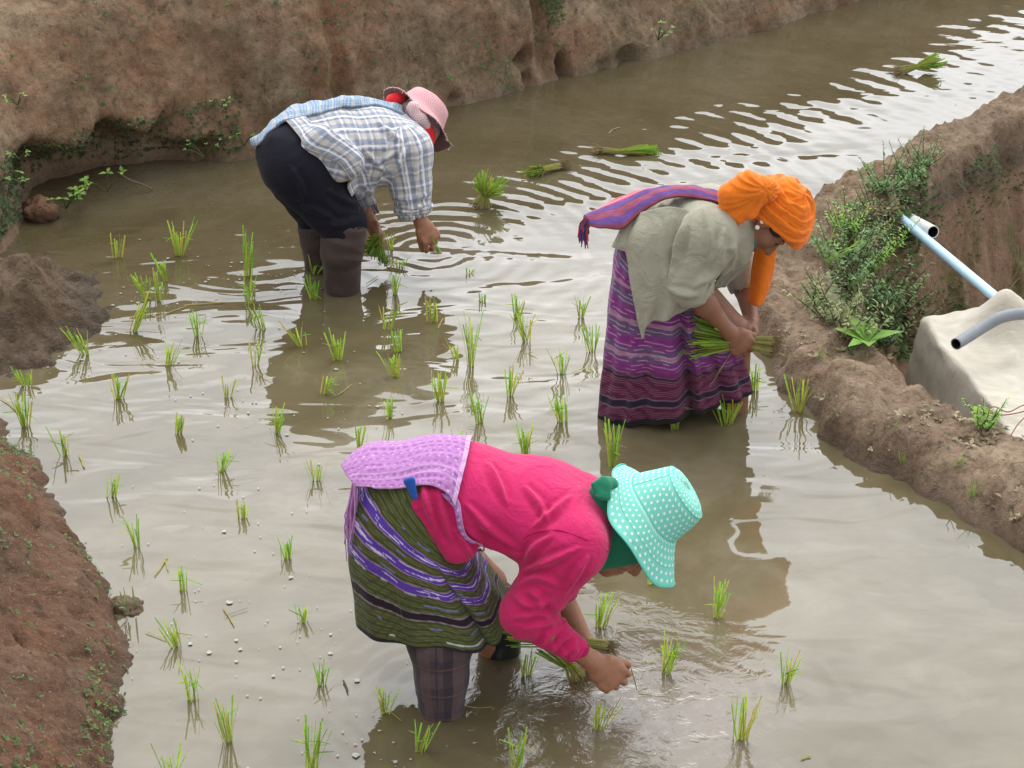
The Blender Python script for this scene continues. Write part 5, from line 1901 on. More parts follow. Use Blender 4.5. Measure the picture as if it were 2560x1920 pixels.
# hem turned over the hips
hv = [p2(285, 126, .04), p2(297, 137, -.09), p2(312, 148, -.15), p2(327, 156, -.17), p2(340, 164, -.175), p2(350, 178, -.16), p2(357, 195, -.13)]
hw_ = [p2(298, 118, .04), p2(316, 124, -.09), p2(332, 131, -.13), p2(350, 140, -.14), p2(364, 150, -.14), p2(370, 168, -.11), p2(372, 190, -.07)]
bh = Field(); bh.ops = list(bs.ops) + list(bt.ops)
strip('shirt_hem', hv, hw_, 60, 10, bh, .006, M_CHECK, shirt_b, None, 0, .003, 3, .004, True, False)
ed = bh.project(catmull(hv, 60), .008)
Vt, Ft = tube(ed, .0035, 5); Bag().add(Vt, Ft).build('hem_edge', M_CHECK_IN, shirt_b)
cb = Bag()
axc = unit(P(413, 210, 7.645) - be); c1 = unit(np.cross(axc, (0, 1, 0))); c2 = np.cross(axc, c1)
for k, rr_ in ((0, .070), (1, .073)):
    pth = np.array([P(413, 209.5 - 3.0 * k, 7.645) + rr_ * (math.cos(t) * c1 + math.sin(t) * c2) * (1 + .05 * math.sin(3 * t + k)) for t in th])
    Vt, Ft = tube(pth, .009, 6, False); cb.add(Vt, Ft)
o_ = mesh_obj('rolled_cuff', np.array(cb.v), cb.f, M_CHECK, shirt_b, True, {'suv': ('FLOAT_VECTOR', np.array(cb.v))})
v, q = Field().add(ell(P(419, 206, 7.565), (.007, .004, .007))).mesh(.002)
mesh_obj('cuff_button', v, q, M_PEARL, shirt_b)

# towel over the back
ta = [p2(250, 143, -.02), p2(266, 131, .0), p2(284, 119, .06), p2(305, 110, .10), p2(328, 102, .13), P(350, 98, 7.80), P(376, 101, 7.88), P(404, 108, 7.94)]
tb_ = [p2(252, 147, -.06), p2(270, 142, -.06), p2(290, 131, -.03), p2(308, 120, -.01), p2(328, 112, .02), P(350, 106, 7.68), P(376, 109, 7.76), P(402, 117, 7.82)]
strip('towel', ta, tb_, 110, 24, bh, .012, M_TOWEL, back_woman, None, .025, .006, 4, .012)

# headwear: sprigged scarf, red cloth, brimmed hat seen from behind
hc = LB(0, -.012, .040)
bsf = Field()
bsf.add(ell(LB(0, -.015, .005), (.088, .105, .108), AB), .02)
bsf.add(seg(P(408, 126, 7.92), P(418, 128, 7.95), .078, .08), .03)
bsf.sub(ell(LB(0, .125, -.03), (.062, .075, .088), AB), .012)
garment('head_scarf', bsf, .006, [(P(404, 130, 7.9), P(430, 110, 8.0), .09, 0, (0, 1, 0), (0, 1, 0))], M_PINKSCARF, back_woman, .006, None, 23, 1, 12, 16)
rf = Field()
rf.add(seg(P(394, 101, 7.93), P(401, 96, 7.95), (.03, .03), (.028, .022)), .02)
rf.add(seg(P(424, 128, 7.86), P(428, 140, 7.87), (.03, .032), (.026, .030)), .02)
rf.add(seg(P(420, 136, 7.88), P(428, 132, 7.87), (.02, .026), (.02, .024)), .02)
garment('red_scarf', rf, .005, [(P(394, 101, 7.93), P(428, 140, 7.87), .05, 0, (0, 1, 0), (0, 1, 0))], M_REDC, back_woman, .006, None, 5, 1, 20, 12)
wf = Field().add(seg(P(413, 108, 7.85), P(420, 118, 7.84), (.026, .03), (.022, .026)), .02).add(seg(P(420, 118, 7.84), P(426, 126, 7.85), (.02, .022), (.016, .02)), .02)
garment('white_kerchief', wf, .005, [(P(413, 108, 7.85), P(426, 126, 7.85), .04, 0, (0, 1, 0), (0, 1, 0))], M_PINKSCARF, back_woman, .006, None, 6, 1, 24, 14)


def droop_b(t, r, h, gq):
    b = sstep(.55, 1, gq)
    return r * (1 + b * .05 * math.sin(2 * t + 1)), h + b * (.012 * math.sin(2 * t + 1) + .008 * math.sin(5 * t))


profb = [(a * 1.0, b * .92, c) for a, b, c in [(.004, .105, .09), (.045, .103, .09), (.058, .096, .09), (.086, .080, .09), (.095, .050, .10), (.102, .022, .10), (.106, .0, .11), (.122, -.010, .14), (.140, -.020, .14), (.156, -.030, .14), (.160, -.032, .14)]]
BH_UP, BH_FW = (.56, .64, .48), (.55, .15, -.80)
hat_b, HV = lathe('sun_hat', P(420, 116, 7.97), BH_UP, BH_FW, profb, [M_PINKHAT, M_MAUVE], back_woman, 80, .004, 9, 0, droop_b)
sd_ = solidify(hat_b, .004, 0.0); sd_ = hat_b.modifiers['thickness']; sd_.material_offset = 1
HVr = HV.reshape(len(profb), 80, 3)
eb = Bag(); rr_ = random.Random(3)
for k in range(160):
    a = HVr[-1, rr_.randrange(80)]
    b = a + np.array([rr_.gauss(0, .006), rr_.gauss(0, .006), rr_.gauss(-.004, .005)])
    Vt, Ft = tube([a, b], [.0009, .0006], 3, False); eb.add(Vt, Ft)
eb.build('frayed_edge', M_WHITEC, hat_b)['kind'] = 'stuff'

bundle('dark green rice bundle hanging from the hand beside the brown boot', P(384, 262, 7.62), P(379, 240, 7.64), P(369, 247, 7.60), .02, .045, 40, None, 'bundles of rice held in a hand', 21, .1, 1, .25)
bd = Bag(); rr_ = random.Random(8)
for k in range(120):
    a = P(377 + rr_.uniform(-4, 5), 236 + rr_.uniform(-3, 5), 7.63 + rr_.uniform(-.03, .03))
    t = rr_.random()
    b = P(364 + 23 * t + rr_.uniform(-3, 3), 250 + 13 * t + rr_.uniform(-5, 4), 7.60 + rr_.uniform(-.06, .05))
    blade(bd, a, b, .0045, np.array(PALE) * .7, np.array(rr_.choice(GREENS)) * rr_.uniform(.5, .95), rr_.uniform(-.1, .1), 3, tip=.7)
tag(bd.build('rice_bundle', LEAF, None, P(377, 238, 7.63)), 'drooping leaves gripped by the far hand, low beside the brown boot', 'rice bundle', 'bundles of rice held in a hand')
sb_ = Bag()
for k in range(9):
    blade(sb_, P(431 + rr_.uniform(-1, 1), 236, 7.58), P(441 + rr_.uniform(-4, 3), 254 + rr_.uniform(-4, 2), 7.53), .004, PALE, np.array(rr_.choice(GREENS)) * 1.1, rr_.uniform(-.1, .1), 3, tip=.8)
tag(sb_.build('rice_sprig', LEAF, None, P(431, 236, 7.58)), 'seedling sprig being pushed into the rippled water by the checked shirt woman', 'rice sprig')

# ------------------------------------------------------------------ transplanted rice seedlings, each its own tuft
# (base x, base y, tip x, tip y, spread at the tips, blades, share of yellow, label) in photograph pixels
SEED = [
    (117, 258, 118, 229, 14, 5, .25, 'open tuft of few blades, second nearest the mud mound under the far bank'),
    (178, 256, 180, 221, 24, 11, .15, 'broad fan shaped rice tuft standing alone below the far bank'),
    (247, 276, 250, 226, 10, 8, .3, 'tall slender rice tuft left of the brown boots'),
    (249, 304, 249, 277, 10, 6, .1, 'short tuft directly below the tall slender one, left of the boots'),
    (168, 281, 156, 254, 9, 6, .15, 'rice tuft leaning left with a bent yellow stalk, below the broad fan tuft'),
    (150, 300, 140, 272, 16, 8, .25, 'ragged tuft right behind the right leaning pair, near the mud mound'),
    (159, 301, 156, 268, 12, 7, .2, 'upright tuft touching the ragged one on its right'),
    (131, 332, 145, 294, 17, 8, .25, 'long rice tuft leaning far right, opposite the mud mound tip'),
    (197, 336, 197, 312, 12, 8, .05, 'compact pale tuft standing in the first bright reflections on the left'),
    (263, 329, 252, 304, 13, 7, .1, 'dense tuft leaning left, third down in the line left of the boots'),
    (88, 355, 73, 328, 20, 8, .1, 'bushy tuft at the foot of the mud mound'),
    (167, 366, 176, 339, 14, 6, .35, 'small tuft leaning right between the mound and the dark reflection'),
    (256, 365, 258, 339, 12, 6, .4, 'pale yellow tuft at the left rim of the checked woman reflection'),
    (303, 346, 290, 322, 24, 6, .3, 'loose spread tuft of three sprigs at the left of the reflection'),
    (338, 360, 335, 330, 11, 8, .15, 'upright tuft in the middle of the brown reflection below the boots'),
    (313, 274, 317, 254, 15, 8, .15, 'dark tuft growing against the far brown boot'),
    (314, 299, 314, 276, 14, 8, .1, 'tuft left of the near brown boot at its waterline'),
    (394, 294, 396, 273, 12, 6, .1, 'small green tuft in bright water right of the near boot'),
    (391, 250, 391, 232, 6, 4, .2, 'short stub of blades just right of the held green bundle'),
    (397, 267, 401, 256, 10, 4, .1, 'stumpy tuft below and right of the held green bundle'),
    (386, 330, 392, 305, 18, 7, .25, 'right leaning tuft right of the brown boot reflection'),
    (433, 322, 433, 296, 13, 7, .25, 'tuft in the reflection of the far checked sleeve'),
    (399, 352, 395, 329, 15, 7, .2, 'tuft with a floating blade behind the bright yellow green one'),
    (396, 377, 390, 349, 15, 9, .35, 'bright yellow green tuft centred among the middle rows'),
    (470, 366, 471, 312, 14, 9, .15, 'tallest thin tuft between the checked woman and the sarong'),
    (459, 360, 452, 340, 12, 4, .1, 'low side sprig left of the tallest thin tuft'),
    (470, 274, 470, 268, 4, 3, 0, 'tiny dark stub inside the wave rings'),
    (483, 301, 483, 293, 8, 4, 0, 'tiny dark stub in silvery water below the wave rings'),
    (28, 386, 20, 368, 18, 7, .2, 'tuft by the left edge in front of the mud mound'),
    (25, 426, 18, 392, 20, 10, .15, 'tangled tuft at the top end of the near bank'),
    (118, 399, 120, 373, 15, 8, .25, 'tuft standing alone right of the two at the left edge'),
    (227, 398, 231, 378, 17, 5, .3, 'short splayed tuft with long reflection left of the dark patch'),
    (323, 394, 328, 375, 11, 6, .35, 'little tuft on the lower part of the brown reflection'),
    (440, 402, 434, 370, 13, 8, .25, 'tuft leaning left halfway between the checked and pink women'),
    (510, 396, 512, 367, 13, 7, .15, 'slim tuft midway between the tallest tuft and the sarong row'),
    (66, 455, 61, 427, 13, 7, .15, 'tuft beside a yellow blade off the upper near bank'),
    (178, 434, 182, 412, 11, 7, .35, 'yellowish tuft in pale water above the two leaf flecks'),
    (275, 433, 281, 404, 13, 7, .4, 'tuft on a smear of floating debris leaning right'),
    (389, 418, 389, 394, 11, 6, .2, 'tuft at the lower tip of the brown reflection'),
    (481, 423, 476, 392, 13, 7, .15, 'tuft leaning left, in the column above the pink back'),
    (359, 450, 363, 425, 13, 5, .35, 'thin tuft just left above the lilac shawl'),
    (457, 450, 457, 431, 11, 5, .1, 'tuft rising right behind the lilac shawl'),
    (221, 471, 226, 452, 13, 6, .05, 'dark green tuft in still water, left of the shawl tuft'),
    (317, 481, 318, 460, 18, 6, .2, 'split tuft of two sprigs near the shawl fringe'),
    (111, 497, 115, 472, 9, 7, .2, 'narrow tuft, second along the near bank edge'),
    (137, 547, 132, 516, 10, 7, .1, 'thin upright tuft, third along the near bank edge'),
    (242, 518, 242, 500, 14, 7, .25, 'flat topped tuft in pale water left of the skirt'),
    (287, 559, 288, 536, 11, 8, .1, 'short bristly tuft below the flat topped one'),
    (184, 590, 182, 567, 9, 6, .15, 'small tuft in milky water right of the near bank bend'),
    (302, 622, 303, 603, 8, 6, .05, 'stubby tuft with dark roots left of the leggings'),
    (179, 646, 166, 619, 12, 8, .1, 'tuft leaning left beside a long yellow blade'),
    (193, 700, 191, 662, 18, 7, .2, 'tall V shaped tuft off the lower near bank'),
    (321, 686, 322, 662, 13, 7, .25, 'tuft with a black twig beside it, left of the leggings'),
    (384, 714, 383, 684, 16, 8, .3, 'tuft with one yellow blade flung left, beside the leggings'),
    (229, 742, 221, 700, 18, 8, .4, 'large tuft low on the left, pale to yellow'),
    (312, 768, 314, 718, 22, 9, .25, 'large forked tuft cut by the bottom edge'),
    (418, 752, 427, 722, 17, 6, .15, 'tuft leaning right in the dark water below the leggings'),
    (171, 782, 172, 746, 30, 6, .1, 'widely forked tuft at the bottom left corner of the water'),
    (515, 770, 520, 731, 22, 7, .3, 'big tuft cut by the bottom edge below the pink sleeve'),
    (526, 456, 526, 424, 18, 9, .15, 'tall tuft showing over the pink back'),
    (564, 422, 558, 395, 15, 7, .15, 'tuft leaning left, left of the sarong hem'),
    (614, 466, 611, 418, 17, 10, .35, 'tall double tuft between the sarong and the green scarf'),
    (674, 429, 674, 393, 15, 9, .15, 'full tuft in front of the sarong hem middle'),
    (727, 424, 729, 393, 32, 11, .3, 'wide fan tuft in front of the bare shin'),
    (799, 412, 799, 377, 18, 8, .3, 'tuft standing alone at the foot of the bund'),
    (754, 391, 755, 362, 12, 5, .05, 'faint thin tuft right of the sarong hem'),
    (654, 584, 655, 562, 11, 6, .1, 'tuft seen below the brim of the dotted hat'),
    (598, 628, 607, 592, 20, 9, .25, 'leaning tuft in front of the far bare forearm'),
    (717, 618, 725, 578, 15, 8, .2, 'slender right leaning tuft under the dotted hat, alone in dark water'),
    (665, 673, 674, 635, 18, 8, .15, 'right leaning tuft straight above the planting hand'),
    (785, 684, 794, 652, 22, 8, .25, 'outermost tuft on the right, in open grey water'),
    (740, 740, 749, 697, 25, 9, .4, 'yellow tipped tuft at the lower right of the planting hand'),
    (598, 730, 607, 694, 22, 9, .3, 'spreading tuft right below the planting hand'),
    (526, 676, 530, 651, 16, 8, .3, 'tuft under the pink elbow'),
    (517, 318, 519, 294, 12, 7, .2, 'upper tuft of the joined pair left of the sarong'),
    (526, 342, 522, 312, 17, 8, .3, 'lower tuft of the joined pair left of the sarong'),
    (581, 318, 581, 295, 13, 6, .15, 'pale tuft nearest the sarong left side, upper'),
    (592, 352, 590, 324, 14, 6, .2, 'tuft close to the sarong left side, lower'),
    (562, 374, 562, 345, 19, 8, .25, 'splayed tuft with a yellow leaf, left of the sarong'),
    (529, 468, 526, 452, 12, 5, .1, 'short tuft peeping over the pink back, left of the tall one'),
]


def seedling(px, py, tx, ty, spread, n, yel, label, k):
    r = random.Random(100 + k)
    b = G(px, py)
    Y = b[1]
    s = F_PX / (Y * _cp + CAM_H * _sp)                  # pixels per metre there
    top = P(tx, ty, Y)
    hgt = max(.03, top[2])
    bag = Bag()
    n = int(n * 1.7) + 1
    for i in range(n):
        f = (i + .5) / n * 2 - 1
        a = r.uniform(0, 6.28)
        bs = np.array([r.gauss(0, .006) + f * .005, r.gauss(0, .006), -.03])
        hh = hgt * (r.uniform(.55, 1.08) if i else 1.04)
        tp = np.array([top[0] - b[0] + f * spread / s * .62 + r.gauss(0, .010), r.gauss(0, .35) * spread / s * .5, hh])
        tp[:2] *= hh / hgt
        g = np.minimum(np.array(r.choice(GREENS)) * r.uniform(1.25, 1.9), .8)
        base_c = np.array(PALE) * r.uniform(.85, 1.15)
        if r.random() < yel:
            g = np.array(r.choice(YELLOWS)); base_c = np.array([.46, .40, .10])
        blade(bag, b + bs, b + tp, r.uniform(.0036, .0060) * (1 if Y < 6 else 1.15), base_c, g, r.uniform(-.13, .13), 4, tip=r.choice((.35, .8, .9)))
        if r.random() < .24:                            # an outer blade bent over
            q = b + tp * .55
            e = q + np.array([r.choice((-1, 1)) * r.uniform(.02, .055), r.gauss(0, .02), r.uniform(-.02, .03)])
            blade(bag, q, e, .0035, g, g * .9, r.uniform(-.2, .2), 2)
    o = bag.build('rice_seedling', LEAF, None, b)
    tag(o, label, 'rice seedling', 'rice seedlings planted in the paddy')
    return o


for k, sd in enumerate(SEED):
    seedling(*sd, k)

# ------------------------------------------------------------------ bundles waiting on the water
def gz(x, y, z=0.0): return G(x, y, z)


bundle('upright sheaf of rice fanned open on the water right of the checked woman', gz(482, 206, .0), gz(483, 206, .0) + np.array([.008, .0, .05]), gz(484, 206, .0) + np.array([.035, .01, .125]), .050, .082, 150, None, 'rice bundles left floating on the water', 31, .12)
bundle('rice bundle floating with dark leaf end to the left, between two others', gz(560, 166, .015), gz(543, 169, .025), gz(527, 173, .02), .022, .045, 80, None, 'rice bundles left floating on the water', 32, .05, .7, .35)
bundle('pale rooted rice bundle floating flat, leaves pointing right', gz(602, 150, .015), gz(622, 151, .022), gz(655, 148, .02), .022, .038, 90, None, 'rice bundles left floating on the water', 33, .02, .5)
bundle('farthest rice bundle floating in the narrow upper channel', gz(900, 71, .01), gz(918, 66, .04), gz(938, 60, .06), .035, .060, 110, None, 'rice bundles left floating on the water', 34, .02, .7)

# ------------------------------------------------------------------ bits lying on the water
def straw(label, pts, w, c, z=.006, name='floating_blade'):
    b = Bag()
    q = [G(x, y, z) for x, y in pts]
    for a, c_ in zip(q[:-1], q[1:]):
        blade(b, a, c_, w, c, np.asarray(c) * .92, 0, 2, face=(0, 0, 1.0), tip=.6, keel=.1)
    tag(b.build(name, LEAF, None, q[0]), label, 'floating leaf', 'loose leaves floating on the paddy')


straw('yellow blade lying flat level with the boots, upper left', [(184, 305), (210, 303), (224, 302)], .006, (.44, .36, .09))
straw('slanted pale blade floating above the compact pale tuft', [(157, 317), (172, 311), (186, 306)], .005, (.42, .40, .12))
straw('long blade trailing from the foot of the right leaning tuft', [(125, 330), (145, 329), (163, 330)], .004, (.36, .36, .12))
straw('bent yellow blade in milky water near the bank bend', [(154, 575), (161, 566), (167, 556)], .006, (.50, .42, .10))
straw('short prong of the bent yellow blade near the bank bend', [(165, 558), (168, 570)], .005, (.50, .42, .10))
straw('yellow sliver with a twig, left of the leggings', [(223, 607), (229, 616), (234, 625)], .005, (.46, .40, .10))
straw('brown twig lying across the yellow sliver', [(224, 616), (238, 611), (248, 608)], .003, (.22, .14, .07))
straw('yellow blade sticking out right of the leggings', [(464, 706), (478, 708), (492, 707)], .005, (.40, .38, .09))
straw('yellow green leaves stranded against the bund', [(814, 409), (824, 416), (834, 422)], .012, (.30, .36, .06))
straw('thin pale tip of the leaves stranded against the bund', [(832, 421), (846, 428), (858, 436)], .004, (.36, .33, .12))
straw('yellow blade off the upper near bank', [(79, 454), (82, 461), (84, 467)], .007, (.48, .42, .10))
straw('yellow blade left of the tuft leaning left', [(145, 631), (156, 635), (166, 639)], .005, (.46, .42, .10))
straw('long yellow blade at the left edge above the near bank', [(0, 397), (10, 404), (18, 412)], .006, (.48, .40, .08))
straw('dry stem floating below the pink cuff', [(556, 707), (566, 703), (577, 697)], .004, (.36, .30, .12))
straw('greenish stem crossing below the pink cuff', [(552, 704), (566, 706), (580, 707)], .004, (.30, .28, .12))
straw('yellow leaf across the dark water left of the sarong', [(571, 373), (582, 369), (591, 368)], .007, (.42, .42, .08))
straw('small green sprigs floating right of the near boot', [(366, 284), (372, 280), (378, 276)], .005, (.20, .34, .05))
straw('green leaf pair floating right of the wave rings', [(468, 214), (476, 213), (484, 214)], .005, (.26, .34, .08))
straw('yellow scraps by the tuft in the far sleeve reflection', [(438, 328), (441, 322), (443, 318)], .006, (.46, .36, .10))
straw('single yellow green fleck at the bottom right', [(801, 758), (806, 756), (811, 755)], .008, (.34, .38, .06))
straw('orange brown shred in pale water on the left', [(188, 366), (196, 364), (204, 365)], .006, (.33, .18, .06))
straw('pale shred near the split tuft, left of the reflection', [(337, 395), (345, 390), (352, 384)], .004, (.38, .34, .14))
straw('green blade adrift behind the wave rings on the far side', [(363, 210), (372, 210), (385, 213)], .006, (.24, .36, .06))
straw('two blades adrift in the dark channel left of the far bundle', [(609, 133), (613, 129), (620, 127)], .006, (.34, .34, .20))
straw('black twig standing in the water beside the tuft left of the leggings', [(343, 680), (346, 686), (348, 692)], .006, (.02, .02, .02))

# foam flecks
fl = Bag(); rr_ = random.Random(5)


def fleck(x, y, r):
    c = G(x, y, .004 + rr_.random() * .001)
    n = 7
    ph = rr_.uniform(0, 6)
    pts = [c + np.array([math.cos(6.283 * k / n + ph), math.sin(6.283 * k / n + ph), 0]) * r * rr_.uniform(.6, 1.2) for k in range(n)]
    fl.add([c + np.array([0, 0, r * .06])] + pts, [(0, k + 1, (k + 1) % n + 1) for k in range(n)])


def pick(zones, n, rmin, rmax):
    k = 0
    while k < n:
        x, y, sx, sy = rr_.choice(zones)
        fleck(rr_.gauss(x, sx), rr_.gauss(y, sy), rr_.uniform(rmin, rmax) * (1.6 if rr_.random() < .1 else 1)); k += 1


pick([(200, 270, 50, 14), (170, 310, 60, 20), (270, 290, 30, 20), (290, 270, 30, 15), (330, 380, 60, 40), (80, 350, 40, 15)], 170, .002, .0058)
pick([(220, 500, 70, 60), (240, 600, 60, 50), (330, 560, 40, 70), (300, 420, 60, 30), (260, 680, 60, 60), (380, 745, 40, 20)], 130, .0018, .005)
for x, y, r in ((209, 652, .009), (236, 661, .007), (240, 649, .008), (190, 643, .009), (356, 755, .012), (236, 640, .008), (395, 762, .008), (229, 602, .010), (224, 531, .010), (291, 577, .008), (357, 680, .010), (330, 653, .009)):
    fleck(x, y, r)
fo_ = fl.build('foam', plain_mat('foam', (0.27, 0.26, 0.24), 0.3, 0.5, 0.1, 60), None, None)
tag(fo_, 'white foam flecks drifting on the paddy water', None, None, 'stuff')
fo_['kind'] = 'stuff'

# ------------------------------------------------------------------ weeds and shrubs
WG = [(.055, .13, .026), (.06, .15, .03), (.09, .19, .035), (.05, .12, .045), (.11, .17, .04)]


def leaf(bag, p, d, n, L, w, c):
    """one pointed leaf with a fold"""
    d = unit(d); n = unit(np.asarray(n) - d * np.dot(n, d)); s_ = np.cross(d, n)
    V = [p, p + d * L * .45 + s_ * w * .5 + n * w * .16, p + d * L - n * L * .12, p + d * L * .45 - s_ * w * .5 + n * w * .16, p + d * L * .5]
    bag.add(V, [(0, 1, 4), (1, 2, 4), (2, 3, 4), (3, 0, 4)], np.asarray(c))


def herb(label, base, n_stems, height, lean, spread, leaf_len, seed, cols=WG, cat='weed', name='weed', group=None, dens=1.0, up=0.8, dry=0.0):
    r = random.Random(seed)
    t = empty(name, base, label, cat, group)
    st, lv = Bag(), Bag()
    for i in range(n_stems):
        a = r.uniform(0, 6.28)
        d = unit(np.array([math.cos(a) * spread, math.sin(a) * spread, up]) + np.asarray(lean))
        L = height * r.uniform(.55, 1.1)
        p0_ = base + np.array([r.gauss(0, .25), r.gauss(0, .25), 0]) * height * spread * .6
        bendv = np.array([r.gauss(0, .2), r.gauss(0, .2), .25])
        pts = [p0_ + d * L * q + bendv * L * q * q * .5 for q in np.linspace(0, 1, 6)]
        Vt, Ft = tube(pts, np.linspace(.0028, .001, 6), 4, False)
        st.add(Vt, Ft, np.array([.06, .085, .03]) if r.random() > dry else np.array([.16, .11, .06]))
        m = max(5, int(L / leaf_len * 5.0 * dens))
        dryst = r.random() < dry
        c0 = np.array(r.choice(cols))
        for j in range(m):
            q = .12 + .88 * (j + r.random()) / m
            k = min(4, int(q * 5)); f = q * 5 - k
            p = np.asarray(pts[k]) * (1 - f) + np.asarray(pts[k + 1]) * f
            ax = unit(np.asarray(pts[k + 1]) - np.asarray(pts[k]))
            b = r.uniform(0, 6.28)
            side = unit(np.cross(ax, (math.cos(b), math.sin(b), .3)))
            dd = unit(side + ax * r.uniform(.1, .9))
            c = c0 * r.uniform(.7, 1.25) * (.8 + .5 * q)
            if dryst: c = np.array([.24, .17, .08]) * r.uniform(.6, 1.2)
            ll = leaf_len * r.uniform(.6, 1.15) * (1.15 - .5 * q)
            leaf(lv, p, dd, ax + np.array([0, 0, .6]), ll, ll * .36, c)
    st.build('stems', WEED, t); lv.build('leaves', WEED, t)
    return t


def grass_tuft(label, base, n, h, seed, lean=(0, 0), cols=WG, w=.005, cat='grass tuft', name='grass_tuft', group=None):
    r = random.Random(seed)
    b = Bag()
    for i in range(n):
        a = r.uniform(0, 6.28); k = r.uniform(.1, .8)
        e = base + np.array([math.cos(a) * k * h + lean[0] * h, math.sin(a) * k * h + lean[1] * h, h * r.uniform(.5, 1.1) * (1.1 - .5 * k)])
        blade(b, base + np.array([r.gauss(0, .01), r.gauss(0, .01), -.02]), e, w * r.uniform(.7, 1.2), np.array(r.choice(cols)) * .8, np.array(r.choice(cols)) * 1.3, r.uniform(.05, .35), 4, tip=.2)
    return tag(b.build(name, WEED, None, base), label, cat, group)


def bund_at(px, py, z0=0.0):
    """point of the bund / lower terrace seen at a photograph pixel"""
    d = ray(px, py)
    ts = np.linspace(3.2, 13.0, 1400)
    pts = CAM + d[None, :] * ts[:, None]
    hz = bund_h(pts[:, :2])
    k = np.argmax(pts[:, 2] < hz)
    return pts[k]


SG = 'weeds growing on the outer face of the bund'
BLU = [(.17, .28, .105), (.21, .34, .125), (.13, .22, .08)]
LIM = [(.24, .44, .06), (.30, .50, .075), (.20, .38, .055)]
OLI = [(.22, .26, .10), (.28, .30, .13), (.18, .23, .085)]
for i, (x, y, n, h, ln, ll, cols, dry, lab) in enumerate([
    (838, 262, 9, .20, (0, -.3, .3), .032, BLU, .1, 'bluish herb at the upper left of the weed bank'),
    (855, 250, 10, .17, (.1, -.3, .2), .026, OLI, .55, 'dry straw coloured herb left of the pipe top'),
    (868, 272, 8, .24, (.1, -.3, .5), .030, LIM, .0, 'tall lime green herb with leafy spikes left of the pipe'),
    (846, 290, 10, .22, (0, -.3, .4), .034, BLU, .0, 'bluish leafy herb in the centre of the weed bank'),
    (868, 308, 12, .22, (.1, -.3, .4), .036, BLU, .05, 'dense blue green herb below the pipe'),
    (888, 316, 11, .24, (.1, -.2, .5), .034, BLU, .0, 'dense herb with bright tips nearest the pipe middle'),
    (905, 320, 8, .17, (.1, -.2, .3), .03, OLI, .6, 'withered brown herb between pipe and tarpaulin'),
    (834, 318, 9, .16, (-.1, -.3, .3), .03, OLI, .15, 'olive herb along the inner edge of the bund'),
    (850, 338, 9, .15, (0, -.3, .3), .034, OLI, .1, 'low olive herb left of the broad leaved plant'),
    (880, 345, 10, .17, (.1, -.2, .3), .034, BLU, .0, 'dark herb at the corner of the tarpaulin'),
    (884, 192, 9, .15, (.1, -.3, .1), .030, BLU, .05, 'grey green herb hanging from the bund crest above the pipe'),
    (905, 178, 9, .15, (.1, -.3, .1), .030, BLU, .0, 'bushy herb on the bund crest right of the grey green one'),
    (872, 215, 9, .14, (.1, -.3, .1), .026, OLI, .5, 'dry tangled herb just above the pipe top'),
    (925, 165, 6, .12, (.1, -.3, .1), .026, BLU, .1, 'small herb near the right end of the crest weeds'),
    (845, 228, 7, .13, (0, -.3, .1), .026, LIM, .1, 'fresh green herb beside the turban, left of the dry one'),
    (820, 300, 7, .13, (-.1, -.2, .3), .028, OLI, .1, 'thin herb at the elbow of the bund'),
    (960, 408, 6, .09, (0, -.2, .4), .022, BLU, .0, 'small herb growing against the tarpaulin side'),
    (985, 425, 6, .10, (0, -.2, .5), .022, LIM, .2, 'feathery herb at the foot of the tarpaulin ridge'),
    (1008, 432, 6, .09, (0, -.2, .4), .022, LIM, .1, 'herb by the wire at the right edge'),
]):
    herb(lab, bund_at(x, y) + np.array([0, 0, -.01]), int(n * 1.7), h * 1.25, ln, .75, ll * 1.1, 300 + i, cols, 'weed', 'weed', SG, 1.0, .7, dry)
# broad leaved plant beside the tarpaulin
bp = bund_at(866, 345)
t = empty('broad_leaved_plant', bp, 'bright broad leaved plant at the bund edge left of the tarpaulin', 'plant')
for i in range(7):
    b = Bag(); a = 6.28 * i / 7 + .3 + random.uniform(-.3, .3)
    d = np.array([math.cos(a), math.sin(a) * .8, random.uniform(.25, .9)])
    leaf(b, bp + np.array([0, -.02, .02]), d, (0, 0, 1), random.uniform(.09, .15), random.uniform(.055, .085), np.array([.19, .38, .05]) * random.uniform(.8, 1.15))
    b.build('leaf', WEED, t)
for i, (x, y, n, h, lab) in enumerate([
    (826, 262, 12, .22, 'long bladed grass arching out beside the turban'), (845, 246, 8, .26, 'thin grass stalks crossing the dry herb'), (800, 183, 10, .10, 'pale grass tuft on the bund behind the turban'),
    (968, 378, 12, .13, 'light green grass leaning on the tarpaulin side'), (955, 462, 7, .05, 'tiny grass sprig in the middle of the muddy bund'), (974, 498, 10, .07, 'grass sprig at the water edge of the bund'),
    (903, 463, 6, .07, 'two blades drooping off the bund into the water'), (820, 357, 6, .05, 'small grass sprig on the bund near the bundle roots'), (892, 428, 4, .04, 'single blade on the mud left of the tarpaulin'),
    (1000, 300, 14, .20, 'dry grass stalks standing behind the tarpaulin peak'), (930, 300, 14, .16, 'dry grass below the long pipe'), (1015, 270, 10, .14, 'dry grass at the foot of the red bund face')]):
    grass_tuft(lab, bund_at(x, y), n, h, 400 + i, (0.1, -.2), OLI if i in (9, 10, 11) else LIM, .004, group='grass sprigs on the bund')

